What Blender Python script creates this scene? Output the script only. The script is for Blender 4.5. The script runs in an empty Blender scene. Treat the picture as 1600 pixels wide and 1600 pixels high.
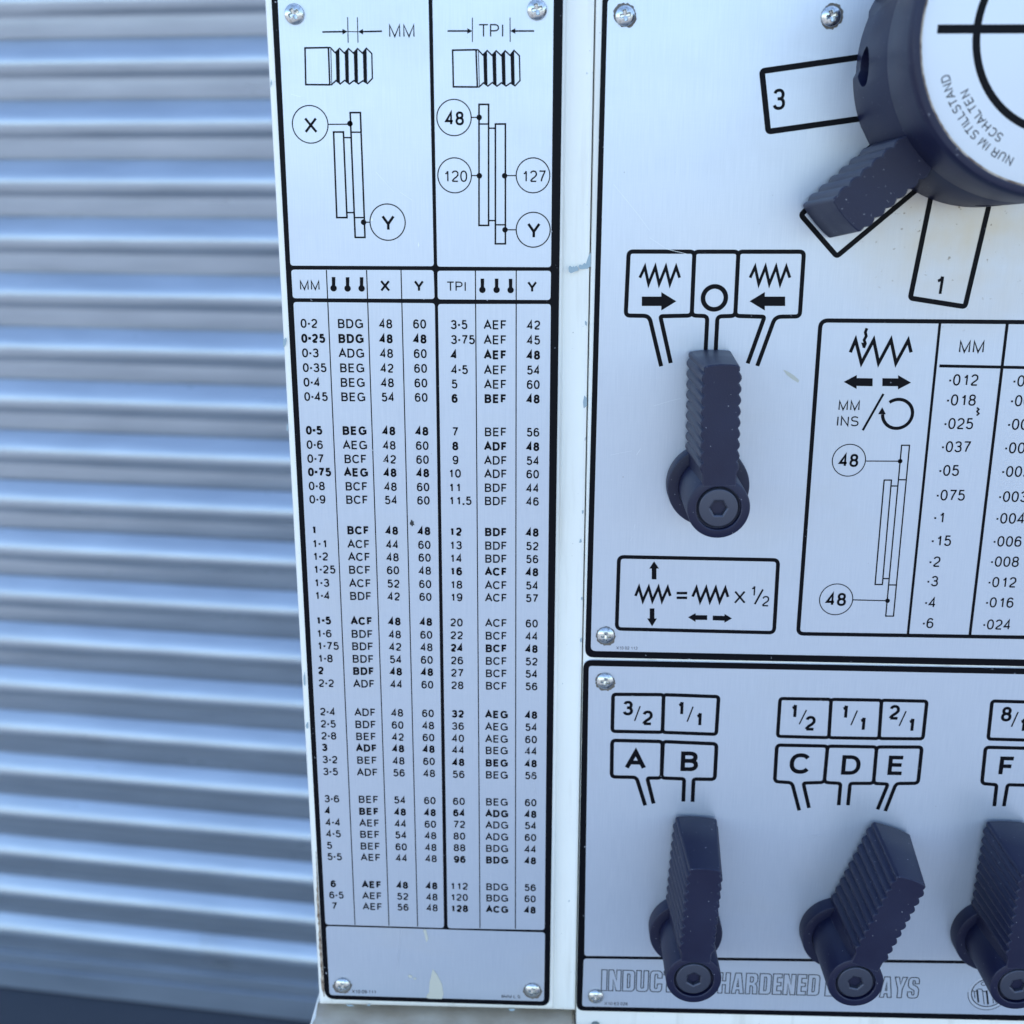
import bpy, bmesh, math, random
from mathutils import Vector, Matrix
from mathutils.geometry import tessellate_polygon
random.seed(7)
SC = bpy.context.scene
COL = SC.collection
PI = math.pi

# ------------------------------------------------------------------ camera
F, PIT, YAW, ROL = 1834.22, 0.289071, 0.0338113, 0.00097      # focal length (px of a 1600 px frame) and attitude
DIST = 520.0                                                  # camera to the face of the machine, mm
ZC = 1.345                                                    # camera height above the ground, m
def _mm(A, B): return [[sum(A[i][k]*B[k][j] for k in range(3)) for j in range(3)] for i in range(3)]
cp, sp, cy, sy, cr, sr = math.cos(PIT), math.sin(PIT), math.cos(YAW), math.sin(YAW), math.cos(ROL), math.sin(ROL)
ROT = _mm([[cr, -sr, 0], [sr, cr, 0], [0, 0, 1]], _mm([[1, 0, 0], [0, cp, -sp], [0, sp, cp]], [[cy, 0, sy], [0, 1, 0], [-sy, 0, cy]]))
cd = bpy.data.cameras.new('camera'); cam = bpy.data.objects.new('camera', cd); COL.objects.link(cam)
cd.sensor_width = 36; cd.lens = F/1600*36; cd.clip_start = 0.01; cd.clip_end = 500
right = Vector((ROT[0][0], ROT[0][2], -ROT[0][1])); down = Vector((ROT[1][0], ROT[1][2], -ROT[1][1])); fwd = Vector((ROT[2][0], ROT[2][2], -ROT[2][1]))
M = Matrix((right, -down, -fwd)).transposed().to_4x4(); M.translation = Vector((0, -DIST/1000, ZC))
cam.matrix_world = M
cd.dof.use_dof = True; cd.dof.focus_distance = 0.525; cd.dof.aperture_fstop = cd.lens/4.6
SC.camera = cam

# ------------------------------------------------------------------ light and exposure
SUN_EL, SUN_AZ = math.radians(46), math.radians(-150)         # sun behind the building on the left: the machine stands in open shade
w = bpy.data.worlds.new('World'); SC.world = w; w.use_nodes = True
nt = w.node_tree; nt.nodes.clear()
sky = nt.nodes.new('ShaderNodeTexSky'); sky.sky_type = 'NISHITA'; sky.sun_disc = False
sky.sun_elevation = SUN_EL; sky.sun_rotation = PI + SUN_AZ
sky.air_density = 1.1; sky.dust_density = 0.9; sky.ozone_density = 2.0
bg = nt.nodes.new('ShaderNodeBackground'); bg.inputs['Strength'].default_value = 0.15
out = nt.nodes.new('ShaderNodeOutputWorld')
nt.links.new(sky.outputs[0], bg.inputs[0]); nt.links.new(bg.outputs[0], out.inputs[0])
sd = bpy.data.lights.new('sun', 'SUN'); sd.energy = 3.0; sd.angle = math.radians(0.5); sd.color = (1.0, 0.95, 0.88)
sun = bpy.data.objects.new('sun', sd); COL.objects.link(sun)
sdir = Vector((math.sin(SUN_AZ)*math.cos(SUN_EL), -math.cos(SUN_AZ)*math.cos(SUN_EL), math.sin(SUN_EL)))
sun.rotation_euler = sdir.to_track_quat('Z', 'Y').to_euler()
vs = SC.view_settings; vs.view_transform = 'Standard'; vs.look = 'None'; vs.exposure = 1.7; vs.gamma = 1.0; vs.use_curve_mapping = False
SC.render.engine = 'CYCLES'
SC.cycles.use_denoising = True; SC.cycles.max_bounces = 8

# ------------------------------------------------------------------ materials
def lnk(t, a, b): t.links.new(a, b)
def mat(name, base, rough=.5, metal=0., spec=.5):
    m = bpy.data.materials.new(name); m.use_nodes = True
    t = m.node_tree; p = t.nodes['Principled BSDF']
    p.inputs['Base Color'].default_value = (*base, 1); p.inputs['Roughness'].default_value = rough
    p.inputs['Metallic'].default_value = metal; p.inputs['Specular IOR Level'].default_value = spec
    return m, t, p
def noise(t, scale, detail=3, stretch=(1, 1, 1), rough=.5):
    tc = t.nodes.new('ShaderNodeTexCoord'); mp = t.nodes.new('ShaderNodeMapping'); mp.inputs['Scale'].default_value = stretch
    n = t.nodes.new('ShaderNodeTexNoise'); n.inputs['Scale'].default_value = scale; n.inputs['Detail'].default_value = detail
    n.inputs['Roughness'].default_value = rough
    lnk(t, tc.outputs['Object'], mp.inputs['Vector']); lnk(t, mp.outputs['Vector'], n.inputs['Vector'])
    return n.outputs['Fac']
def ramp(t, fac, stops):
    r = t.nodes.new('ShaderNodeValToRGB'); e = r.color_ramp.elements
    while len(e) < len(stops): e.new(.5)
    for el, (p, c) in zip(e, stops):
        el.position = p; el.color = (c, c, c, 1) if not isinstance(c, tuple) else (*c, 1)
    lnk(t, fac, r.inputs['Fac']); return r.outputs['Color']
def mixc(t, fac, a, b, mode='MIX'):
    n = t.nodes.new('ShaderNodeMix'); n.data_type = 'RGBA'; n.blend_type = mode
    if hasattr(fac, 'is_linked'): lnk(t, fac, n.inputs[0])
    else: n.inputs[0].default_value = fac
    for v, k in ((a, 6), (b, 7)):
        if isinstance(v, tuple): n.inputs[k].default_value = (*v, 1)
        else: lnk(t, v, n.inputs[k])
    return n.outputs[2]
def bump(t, p, fac, strength, dist):
    b = t.nodes.new('ShaderNodeBump'); b.inputs['Strength'].default_value = strength; b.inputs['Distance'].default_value = dist
    lnk(t, fac, b.inputs['Height']); lnk(t, b.outputs[0], p.inputs['Normal'])

def make_aluminium(name='brushed_aluminium', grime=None):
    m, t, p = mat(name, (.70, .735, .80), .42, .52)
    a = noise(t, 2200, 2, (1, 1, .03)); b = noise(t, 11, 5, (1, 1, 1.6), .6); c = noise(t, 2200, 2, (.04, 1, 1))
    col = mixc(t, ramp(t, a, [(.3, 0.), (.7, 1.)]), (.54, .59, .675), (.585, .63, .71))
    col = mixc(t, ramp(t, c, [(.35, 0.), (.75, .25)]), col, (.51, .56, .64))
    dirt = ramp(t, b, [(.55, 0.), (.75, .30)])
    col = mixc(t, dirt, col, (.53, .53, .53))
    sp_ = ramp(t, noise(t, 620, 1), [(.80, 0.), (.83, .7)])
    col = mixc(t, sp_, col, (.22, .22, .24))
    if grime:                                                  # dirt round the dial, with the dial's warm shade painted into it: (x, z) of its middle and its radius in the plate's own metres
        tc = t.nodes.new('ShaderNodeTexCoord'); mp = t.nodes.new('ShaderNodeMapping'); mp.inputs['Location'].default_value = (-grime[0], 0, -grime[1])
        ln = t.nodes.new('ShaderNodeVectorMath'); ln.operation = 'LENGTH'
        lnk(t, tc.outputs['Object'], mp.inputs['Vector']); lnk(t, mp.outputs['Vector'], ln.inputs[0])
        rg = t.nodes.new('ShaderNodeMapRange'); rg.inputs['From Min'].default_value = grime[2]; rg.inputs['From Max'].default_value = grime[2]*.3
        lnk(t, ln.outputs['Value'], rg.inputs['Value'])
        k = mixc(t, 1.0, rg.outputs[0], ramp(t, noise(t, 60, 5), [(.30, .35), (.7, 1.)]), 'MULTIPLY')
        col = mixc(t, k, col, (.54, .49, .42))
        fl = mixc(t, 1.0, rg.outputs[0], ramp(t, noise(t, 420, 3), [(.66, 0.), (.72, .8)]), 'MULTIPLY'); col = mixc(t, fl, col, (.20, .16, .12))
    lnk(t, col, p.inputs['Base Color'])
    r = t.nodes.new('ShaderNodeMapRange'); r.inputs['To Min'].default_value = .22; r.inputs['To Max'].default_value = .46
    lnk(t, b, r.inputs['Value']); lnk(t, r.outputs[0], p.inputs['Roughness'])
    bump(t, p, a, .04, .0001)
    return m
def make_ink(wear=True):
    m, t, p = mat('black_ink', (.002, .0024, .005), .40, 0., .10)
    if wear:
        f = ramp(t, noise(t, 520, 2), [(.71, 0.), (.74, 1.)])
        g = ramp(t, noise(t, 45, 2), [(.45, 0.), (.62, 1.)])
        k = mixc(t, 1.0, f, g, 'MULTIPLY')
        lnk(t, mixc(t, k, (.002, .0024, .005), (.45, .46, .50)), p.inputs['Base Color'])
    return m
def make_paint():
    m, t, p = mat('cream_paint', (.78, .775, .73), .33)
    n1 = noise(t, 22, 5); n2 = noise(t, 700, 1); n3 = noise(t, 240, 2)
    c = mixc(t, ramp(t, n1, [(.35, 0.), (.75, .6)]), (.88, .865, .80), (.80, .78, .72))
    c = mixc(t, ramp(t, noise(t, 26, 5, (5, 5, .35)), [(.56, 0.), (.74, .45)]), c, (.56, .53, .46))      # thin oil runs
    c = mixc(t, ramp(t, n2, [(.79, 0.), (.82, .6)]), c, (.30, .29, .27))
    c = mixc(t, ramp(t, n3, [(.76, 0.), (.78, .75)]), c, (.42, .46, .48))
    lnk(t, c, p.inputs['Base Color']); bump(t, p, noise(t, 160, 3), .05, .0006)
    return m
def make_plastic():
    m, t, p = mat('navy_black_plastic', (.008, .010, .034), .44, 0., .42)
    n = noise(t, 1600, 2); d = noise(t, 900, 1); s = noise(t, 40, 4)
    c = mixc(t, ramp(t, s, [(.4, 0.), (.7, 1.)]), (.0026, .0040, .028), (.007, .010, .038))
    c = mixc(t, ramp(t, d, [(.765, 0.), (.785, .8)]), c, (.32, .33, .38))
    ge = t.nodes.new('ShaderNodeNewGeometry'); bv = t.nodes.new('ShaderNodeBevel'); bv.samples = 6; bv.inputs['Radius'].default_value = .0007   # rubbed pale where fingers wear the corners
    dp = t.nodes.new('ShaderNodeVectorMath'); dp.operation = 'DOT_PRODUCT'; lnk(t, ge.outputs['Normal'], dp.inputs[0]); lnk(t, bv.outputs[0], dp.inputs[1])
    ed = mixc(t, 1.0, ramp(t, dp.outputs['Value'], [(.84, .9), (.98, 0.)]), ramp(t, noise(t, 130, 3), [(.35, .15), (.62, 1.)]), 'MULTIPLY')
    c = mixc(t, ed, c, (.070, .080, .115))
    lnk(t, c, p.inputs['Base Color']); bump(t, p, n, .22, .0003)
    r = t.nodes.new('ShaderNodeMapRange'); r.inputs['To Min'].default_value = .38; r.inputs['To Max'].default_value = .56
    lnk(t, s, r.inputs['Value']); lnk(t, r.outputs[0], p.inputs['Roughness'])
    return m
def make_galv():
    m, t, p = mat('galvanised_steel', (.62, .65, .70), .24, .60)
    n = noise(t, 7, 4, (1, 1, 6)); s = noise(t, 60, 3, (.15, 1, 1))
    c = mixc(t, ramp(t, n, [(.3, 0.), (.75, 1.)]), (.44, .485, .55), (.35, .39, .45))
    st = ramp(t, noise(t, 5, 5), [(.66, 0.), (.80, .55)])
    c = mixc(t, st, c, (.26, .24, .215)); lnk(t, c, p.inputs['Base Color'])
    r = t.nodes.new('ShaderNodeMapRange'); r.inputs['To Min'].default_value = .23; r.inputs['To Max'].default_value = .38
    lnk(t, s, r.inputs['Value']); lnk(t, r.outputs[0], p.inputs['Roughness'])
    bump(t, p, noise(t, 9, 3, (.6, 1, 3)), .12, .004)
    return m
def make_ground():
    m, t, p = mat('concrete', (.16, .155, .15), .85)
    a = noise(t, .8, 6); b = noise(t, 40, 4)
    c = mixc(t, a, (.18, .185, .195), (.26, .262, .265)); c = mixc(t, ramp(t, b, [(.4, 0.), (.8, .6)]), c, (.12, .12, .122))
    lnk(t, c, p.inputs['Base Color']); bump(t, p, b, .3, .004)
    return m
def make_steel():
    m, t, p = mat('zinc_plated_steel', (.66, .67, .66), .24, 1.0)
    n = noise(t, 700, 3); lnk(t, mixc(t, ramp(t, n, [(.45, 0.), (.75, .8)]), (.68, .69, .68), (.34, .33, .30)), p.inputs['Base Color'])
    return m
ALU, INK, INKP, PAINT, PLASTIC, GALV, GROUND, STEEL = make_aluminium(), make_ink(), make_ink(False), make_paint(), make_plastic(), make_galv(), make_ground(), make_steel()
OXIDE = mat('black_oxide_steel', (.060, .066, .095), .40, .55)[0]
CHIP = mat('bare_primer', (.33, .42, .46), .55)[0]
RUST = make_rust = None
def _rust():
    m, t, p = mat('rusty_edge', (.30, .20, .13), .8)
    lnk(t, mixc(t, ramp(t, noise(t, 260, 4), [(.38, 0.), (.62, 1.)]), (.16, .095, .06), (.52, .42, .32)), p.inputs['Base Color']); return m
RUST = _rust()
def _dusty():
    m, t, p = mat('dusty_paint', (.5, .47, .42), .6)
    n = noise(t, 60, 5); lnk(t, mixc(t, ramp(t, n, [(.35, 0.), (.7, 1.)]), (.44, .36, .27), (.58, .51, .41)), p.inputs['Base Color']); return m
DUSTY = _dusty()
GLUE = mat('dried_glue', (.54, .53, .45), .5)[0]
SCRATCH = mat('bright_scratch', (.70, .75, .82), .35, .7)[0]
DIALW = mat('white_enamel', (.70, .725, .765), .35)[0]
DIRT = mat('grime', (.035, .035, .035), .7)[0]
GREY = mat('grey_green_plastic', (.16, .20, .20), .5)[0]
RUBBER = mat('black_rubber', (.012, .012, .014), .7)[0]

# ------------------------------------------------------------------ object helpers
WORLD = {}
def tag(o, label=None, cat=None, kind=None, group=None):
    for k, v in (('label', label), ('category', cat), ('kind', kind), ('group', group)):
        if v: o[k] = v
    return o
def empty(name, loc):
    o = bpy.data.objects.new(name, None); COL.objects.link(o); o.location = loc; o.empty_display_size = .05
    WORLD[o] = Vector(loc); return o
def obj(name, me, material, parent=None, origin=(0, 0, 0), label=None, smooth=None):
    """link a mesh given in world coordinates as one object whose origin is `origin`"""
    origin = Vector(origin)
    if isinstance(me, bmesh.types.BMesh):
        bm = me; me = bpy.data.meshes.new(name); bm.to_mesh(me); bm.free()
    for v in me.vertices: v.co -= origin
    me.materials.append(material)
    if smooth is not None: me.shade_smooth() if smooth >= PI else me.set_sharp_from_angle(angle=smooth)
    o = bpy.data.objects.new(name, me); COL.objects.link(o)
    if parent is not None:
        o.parent = parent; o.location = origin - WORLD[parent]
    else: o.location = origin
    WORLD[o] = origin
    if label: o['label'] = label
    return o
def smooth_by(me, ang):
    me.polygons.foreach_set('use_smooth', [True]*len(me.polygons)); me.set_sharp_from_angle(angle=ang)

# ------------------------------------------------------------------ the face of the machine: (u, v) mm from the foot of the camera's perpendicular
def P(x, y, h=0.0):
    """where the sight line of photograph pixel (x, y) meets the plane h mm in front of the machine's face"""
    a, b, c = x-800, y-800, F
    d = [ROT[0][k]*a + ROT[1][k]*b + ROT[2][k]*c for k in range(3)]
    t = (DIST-h)/d[2]
    return (d[0]*t, -d[1]*t)
def scale_at(x, y, h=0.0):
    p, q, r = P(x, y, h), P(x+1, y, h), P(x, y+1, h)
    return math.hypot(q[0]-p[0], q[1]-p[1]), math.hypot(r[0]-p[0], r[1]-p[1])
def W3(u, v, h): return Vector((u/1000, -h/1000, ZC + v/1000))

class Art:
    """flat printed artwork on the plane h mm in front of the machine's face; every stroke gets its own few micrometres"""
    def __init__(s, h=0.0, base=0.02, at=None): s.v, s.f, s.h, s.lv, s.n, s.at = [], [], h, base, 0, at
    def _lev(s): s.n += 1; return s.h + s.lv + .004*(s.n % 9)
    def quadstrip(s, L, R, closed):
        k = s._lev(); i0 = len(s.v); n = len(L)
        for a, b in zip(L, R): s.v += [W3(*a, k), W3(*b, k)]
        for i in range(n if closed else n-1):
            j = (i+1) % n
            s.f.append((i0+2*i, i0+2*i+1, i0+2*j+1, i0+2*j))
    def stroke(s, pts, wd, closed=False, limit=6.0):
        q = [pts[0]]
        for p in pts[1:]:
            if math.hypot(p[0]-q[-1][0], p[1]-q[-1][1]) > 1e-6: q.append(p)
        if closed and math.hypot(q[0][0]-q[-1][0], q[0][1]-q[-1][1]) < 1e-6: q.pop()
        n = len(q); L, R = [], []
        def nrm(a, b):
            dx, dy = b[0]-a[0], b[1]-a[1]; l = math.hypot(dx, dy) or 1; return (-dy/l, dx/l)
        for i in range(n):
            if closed or 0 < i < n-1:
                n1, n2 = nrm(q[i-1], q[i]), nrm(q[i], q[(i+1) % n])
                mx, my = n1[0]+n2[0], n1[1]+n2[1]; l2 = mx*mx+my*my
                if l2 < 1e-9: m = n1
                else:
                    k = 2/l2; ln = k*math.sqrt(l2)
                    if ln > limit: k *= limit/ln
                    m = (mx*k, my*k)
            elif i == 0: m = nrm(q[0], q[1])
            else: m = nrm(q[-2], q[-1])
            L.append((q[i][0]+m[0]*wd/2, q[i][1]+m[1]*wd/2)); R.append((q[i][0]-m[0]*wd/2, q[i][1]-m[1]*wd/2))
        s.quadstrip(L, R, closed)
    def poly(s, outer, holes=()):
        loops = [[Vector((x, y, 0)) for x, y in l] for l in (outer, *holes)]
        flat = [p for l in loops for p in l]; k = s._lev(); i0 = len(s.v)
        s.v += [W3(p.x, p.y, k) for p in flat]
        for t in tessellate_polygon(loops): s.f.append(tuple(i0+i for i in t))
    # pixel-space conveniences
    def pl(s, pts, wpx, closed=False, r=0, limit=6.0):
        if r: pts = rnd(pts, r, closed)
        sx, sz = scale_at(*pts[0], s.h)
        s.stroke([P(*p, s.h) for p in pts], wpx*1.12*(sx+sz)/2, closed, limit)
    def pp(s, pts): s.poly([P(*p, s.h) for p in pts])
    def ring(s, c, rpx, wpx):
        sx, sz = scale_at(*c, s.h); u, v = P(*c, s.h); r = rpx*sx
        s.stroke([(u+r*math.cos(2*PI*i/48), v+r*math.sin(2*PI*i/48)) for i in range(48)], wpx*sx, True)
    def dot(s, c, rpx):
        sx, sz = scale_at(*c, s.h); u, v = P(*c, s.h); r = rpx*sx
        s.poly([(u+r*math.cos(2*PI*i/20), v+r*math.sin(2*PI*i/20)) for i in range(20)])
    def text(s, st, x, y, cap, align='c', wt=.115, ws=1.0, rot=0, ref=None, track=-.025):
        """y: photograph row of the middle of the capitals, cap: capital height in pixels (at ref, if given)"""
        h = cap*scale_at(*(ref or (x, y)), s.h)[1]
        u, v = P(x, y, s.h); s.text_mm(st, u, v, h, align, wt, ws, rot, track)
    def text_mm(s, st, u, v, h, align='c', wt=.115, ws=1.0, rot=0, track=-.025):
        ws *= 1.02; tot = text_width(st, wt, track)*h*ws
        x0 = {'c': -tot/2, 'l': 0, 'r': -tot}[align]
        c, sn = math.cos(rot), math.sin(rot)
        for ch in st:
            wd, adv, strokes, polys = glyph(ch, wt)
            T = lambda a, b: (u + (x0+a*h*ws)*c - (b-.5)*h*sn, v + (x0+a*h*ws)*sn + (b-.5)*h*c)
            for pts, cl in strokes: s.stroke([T(*p) for p in pts], wt*h, cl, 2.6)
            for pts in polys: s.poly([T(*p) for p in pts])
            x0 += (adv+track)*h*ws
    def build(s, name, material, parent, label=None):
        me = bpy.data.meshes.new(name); me.from_pydata(s.v, [], s.f); me.update()
        bm = bmesh.new(); bm.from_mesh(me)
        for f in bm.faces:
            f.normal_update()
            if f.normal.y > 0: f.normal_flip()
        bm.to_mesh(me); bm.free()
        o = sum(s.v, Vector())/len(s.v)
        return obj(name, me, material, parent, o, label)

def rnd(pts, r, closed=False, n=6):
    """round the corners of a polyline (pixels); r one radius or one per corner"""
    out = []; N = len(pts)
    for i, p in enumerate(pts):
        rr = r[i] if isinstance(r, (list, tuple)) else r
        if (not closed and i in (0, N-1)) or rr <= 0: out.append(p); continue
        a, b = pts[i-1], pts[(i+1) % N]
        la, lb = math.hypot(a[0]-p[0], a[1]-p[1]), math.hypot(b[0]-p[0], b[1]-p[1])
        k = min(rr, la*.45, lb*.45)
        s_ = (p[0]+(a[0]-p[0])*k/la, p[1]+(a[1]-p[1])*k/la); e = (p[0]+(b[0]-p[0])*k/lb, p[1]+(b[1]-p[1])*k/lb)
        for j in range(n+1):
            t = j/n; out.append(((1-t)**2*s_[0]+2*t*(1-t)*p[0]+t*t*e[0], (1-t)**2*s_[1]+2*t*(1-t)*p[1]+t*t*e[1]))
    return out

# ------------------------------------------------------------------ a plain grotesque alphabet drawn with a pen (box 0..1 by 0..1)
def el(cx, cy_, rx, ry, a0, a1, n=14, e=2.25):
    o = []
    for i in range(n+1):
        a = math.radians(a0+(a1-a0)*i/n); c, s_ = math.cos(a), math.sin(a)
        o.append((cx+rx*math.copysign(abs(c)**(2/e), c), cy_+ry*math.copysign(abs(s_)**(2/e), s_)))
    return o
def O(*p): return (list(p), False)
G = {
 '0': (.62, .78, [(el(.5, .5, .5, .5, 0, 345, 23), True)]),
 '1': (.34, .78, [O((1, 0), (1, 1)), O((0, .74), (.35, .77), (.72, .84), (.97, .995))]),
 '2': (.61, .78, [(el(.5, .70, .5, .30, 165, -20, 14) + [(.72, .42), (.30, .25), (.06, .10), (0, 0)], False), O((0, 0), (1, 0))]),
 '3': (.62, .78, [(el(.5, .76, .44, .24, 165, -88, 14), False), (el(.5, .27, .5, .27, 90, -165, 15), False), O((.36, .53), (.55, .53))]),
 '4': (.64, .78, [O((.74, 0), (.74, 1), (0, .27), (1, .27))]),
 '5': (.62, .78, [(el(.5, .32, .5, .32, -160, 140, 17), False), O((.105, .50), (.19, 1), (.92, 1))]),
 '6': (.62, .78, [(el(.5, .31, .5, .31, 0, 345, 20), True), (el(.52, .5, .52, .5, 40, 190, 12), False)]),
 '7': (.60, .78, [O((0, 1), (1, 1), (.98, .93), (.62, .52), (.42, .22), (.36, 0))]),
 '8': (.62, .78, [(el(.5, .765, .43, .235, 0, 345, 20), True), (el(.5, .265, .5, .265, 0, 345, 20), True)]),
 '9': (.62, .78, [(el(.5, .69, .5, .31, 0, 345, 20), True), (el(.48, .5, .52, .5, -140, 10, 12), False)]),
 'A': (.88, .94, [O((0, 0), (.5, 1), (1, 0)), O((.17, .33), (.83, .33))]),
 'B': (.72, .93, [(el(.52, .765, .42, .235, 90, -90, 10) + [(0, .53)], False), (el(.54, .265, .46, .265, 90, -90, 10) + [(0, 0), (0, 1), (.55, 1)], False)]),
 'C': (.86, 1.0, [(el(.5, .5, .5, .5, 38, 322, 24), False)]),
 'D': (.78, 1.0, [([(0, 0), (0, 1)] + el(.42, .5, .58, .5, 90, -90, 14), True)]),
 'E': (.68, .92, [O((1, 1), (0, 1), (0, 0), (1, 0)), O((0, .53), (.93, .53))]),
 'F': (.64, .85, [O((1, 1), (0, 1), (0, 0)), O((0, .51), (.88, .51))]),
 'G': (.86, 1.08, [(el(.5, .5, .5, .5, 40, 320, 24), False), O((.58, .48), (1, .48), (1, 0))]),
 'H': (.76, 1.0, [O((0, 0), (0, 1)), O((1, 0), (1, 1)), O((0, .53), (1, .53))]),
 'I': (.0, .38, [O((0, 0), (0, 1))]),
 'L': (.62, .78, [O((0, 1), (0, 0), (1, 0))]),
 'M': (.90, 1.16, [O((0, 0), (0, 1), (.5, 0), (1, 1), (1, 0))]),
 'N': (.76, 1.0, [O((0, 0), (0, 1), (1, 0), (1, 1))]),
 'P': (.72, .93, [(([(0, 0), (0, 1)] + el(.5, .74, .5, .26, 90, -90, 12) + [(0, .48)]), False)]),
 'R': (.76, 1.0, [(([(0, 0), (0, 1)] + el(.5, .75, .47, .25, 90, -90, 12) + [(0, .5)]), False), O((.55, .49), (.88, .40), (.92, .10), (1, 0))]),
 'S': (.76, .93, [(el(.5, .76, .46, .24, 25, 250, 14) + el(.5, .26, .5, .26, 80, -155, 14), False)]),
 'T': (.80, .85, [O((0, 1), (1, 1)), O((.5, 0), (.5, 1))]),
 'U': (.76, 1.0, [([(0, 1), (0, .32)] + el(.5, .30, .5, .30, 190, 350, 12) + [(1, .32), (1, 1)], False)]),
 'X': (.84, .92, [O((0, 0), (1, 1)), O((0, 1), (1, 0))]),
 'Y': (.84, .92, [O((0, 1), (.5, .42), (1, 1)), O((.5, .46), (.5, 0))]),
 '/': (.36, .40, [O((0, -.05), (1, 1.05))]),
}
def glyph(ch, wt):
    if ch == ' ': return 0, .38, [], []
    if ch in '.·':
        y = 0 if ch == '.' else .36; k = wt*.62
        return .1, .38, [], [[(.19-k, y), (.19+k, y), (.19+k, y+2*k), (.19-k, y+2*k)]]
    if ch == '-': return .2, .36, [([(.08, .36), (.28, .36)], False)], []
    wd, adv, st = G[ch]
    wd = max(wd, wt) + (wt-.115)*.25; off = (adv-wd)/2
    return wd, adv, [([(off+wt/2+x*(wd-wt), wt/2+y*(1-wt)) for x, y in pts], cl) for pts, cl in st], []
def text_width(st, wt, track=0.0): return sum(glyph(c, wt)[1]+track for c in st)
LIGHT, REG, BOLD = .12, .165, .228

# zoomed views of the photograph the artwork was measured in: origin and scale
def view(ox, oy, s): return lambda *p: [(ox+p[i]/s, oy+p[i+1]/s) for i in range(0, len(p), 2)]
Z1, Z2, Z3, Z4 = view(400, 0, 3.2), view(400, 400, 3.2), view(400, 780, 3.2), view(400, 1100, 3.2)
Z5, Z6, Z7, Z8 = view(880, 0, 2.2222), view(1200, 0, 4), view(880, 340, 3.8095), view(880, 640, 3.8095)
ZA, ZB = view(1220, 480, 4.2105), view(1220, 680, 4.2105)
ZCC, ZD, ZE, ZF = view(880, 1020, 3.8095), view(1180, 1020, 3.8095), view(880, 1240, 4.4444), view(1200, 1240, 4)

# ------------------------------------------------------------------ the lathe
LX0, LX1 = P(409, 0)[0]-2, 330.0
LATHE = empty('lathe', ((LX0+LX1)/2000, .17, 0))
tag(LATHE, 'cream painted metalworking lathe headstock with aluminium instruction plates and navy ribbed levers', 'lathe')

def rrect_px(pts, r): return rnd(pts, r, True)
def px_loop(pts, h=0): return [P(*p, h) for p in pts]
def inset_loop(loop, d):
    n = len(loop); area = sum(loop[i][0]*loop[(i+1) % n][1]-loop[(i+1) % n][0]*loop[i][1] for i in range(n)); sg = 1 if area > 0 else -1
    out = []
    for i in range(n):
        a, b, c = loop[i-1], loop[i], loop[(i+1) % n]
        def nr(p, q):
            l = math.hypot(q[0]-p[0], q[1]-p[1]) or 1; return (-(q[1]-p[1])/l*sg, (q[0]-p[0])/l*sg)
        n1, n2 = nr(a, b), nr(b, c); mx, my = n1[0]+n2[0], n1[1]+n2[1]; l2 = max(mx*mx+my*my, .6)
        out.append((b[0]+mx*2/l2*d, b[1]+my*2/l2*d))
    return out
def extrude_loops(levels, cap0=True, cap1=True):
    """levels: list of (loop in mm, h); a skin through them with flat ends"""
    bm = bmesh.new(); rings = []
    for loop, h in levels: rings.append([bm.verts.new(W3(x, y, h)) for x, y in loop])
    n = len(rings[0])
    for a, b in zip(rings, rings[1:]):
        for i in range(n): bm.faces.new((a[i], a[(i+1) % n], b[(i+1) % n], b[i]))
    if cap0: bm.faces.new(rings[0])
    if cap1:
        for t in tessellate_polygon([[Vector((*p, 0)) for p in levels[-1][0]]]):
            try: bm.faces.new([rings[-1][i] for i in t])
            except ValueError: pass
    bmesh.ops.recalc_face_normals(bm, faces=bm.faces); return bm
def plate(name, outer_px, r, label, grime=None):
    loop = px_loop(rrect_px(outer_px, r))
    bm = extrude_loops([(loop, -.98), (loop, -.12), (inset_loop(loop, .12), 0)])
    c = P(sum(p[0] for p in outer_px)/len(outer_px), sum(p[1] for p in outer_px)/len(outer_px))
    m = ALU
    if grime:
        q = P(*grime[:2]); m = make_aluminium('stained_shaded_aluminium', ((q[0]-c[0])/1000, (q[1]-c[1])/1000, grime[2]/1000))
    return obj(name, bm, m, LATHE, W3(*c, 0), label)

# ---- casings
def casing(name, prof, z0, z1, rb, material, label, seg=6):
    """prof: (u, depth mm behind the face) from the back left round the front to the back right; front bottom edge rounded by rb"""
    bm = bmesh.new(); rings = []; fr = min(d for u, d in prof)
    lv = [(z0 + rb*(1-math.sin(i/seg*PI/2)), rb*(1-math.cos(i/seg*PI/2))) for i in range(seg, -1, -1)][::-1] if rb else [(z0, 0)]
    lv = sorted(lv) + [(z1, 0)]
    for z, dy in lv: rings.append([bm.verts.new(W3(u, z, -max(d, fr+dy))) for u, d in prof])
    n = len(prof)
    for a, b in zip(rings, rings[1:]):
        for i in range(n-1): bm.faces.new((a[i], a[i+1], b[i+1], b[i]))
        bm.faces.new((a[n-1], a[0], b[0], b[n-1]))
    bm.faces.new(rings[0]); bm.faces.new(rings[-1])
    bmesh.ops.recalc_face_normals(bm, faces=bm.faces)
    me = bpy.data.meshes.new(name); bm.to_mesh(me); bm.free(); smooth_by(me, math.radians(38))
    return obj(name, me, material, LATHE, W3((prof[0][0]+prof[-1][0])/2, z0, -150), label)
def arc(cx, cd_, r, a0, a1, n=6): return [(cx+r*math.cos(math.radians(a0+(a1-a0)*i/n)), cd_+r*math.sin(math.radians(a0+(a1-a0)*i/n))) for i in range(n+1)]
UL = P(409.0, 0)[0]+.3                    # left side of the cover
US = P(930.5, 0)[0]                       # seam between cover and headstock
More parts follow.
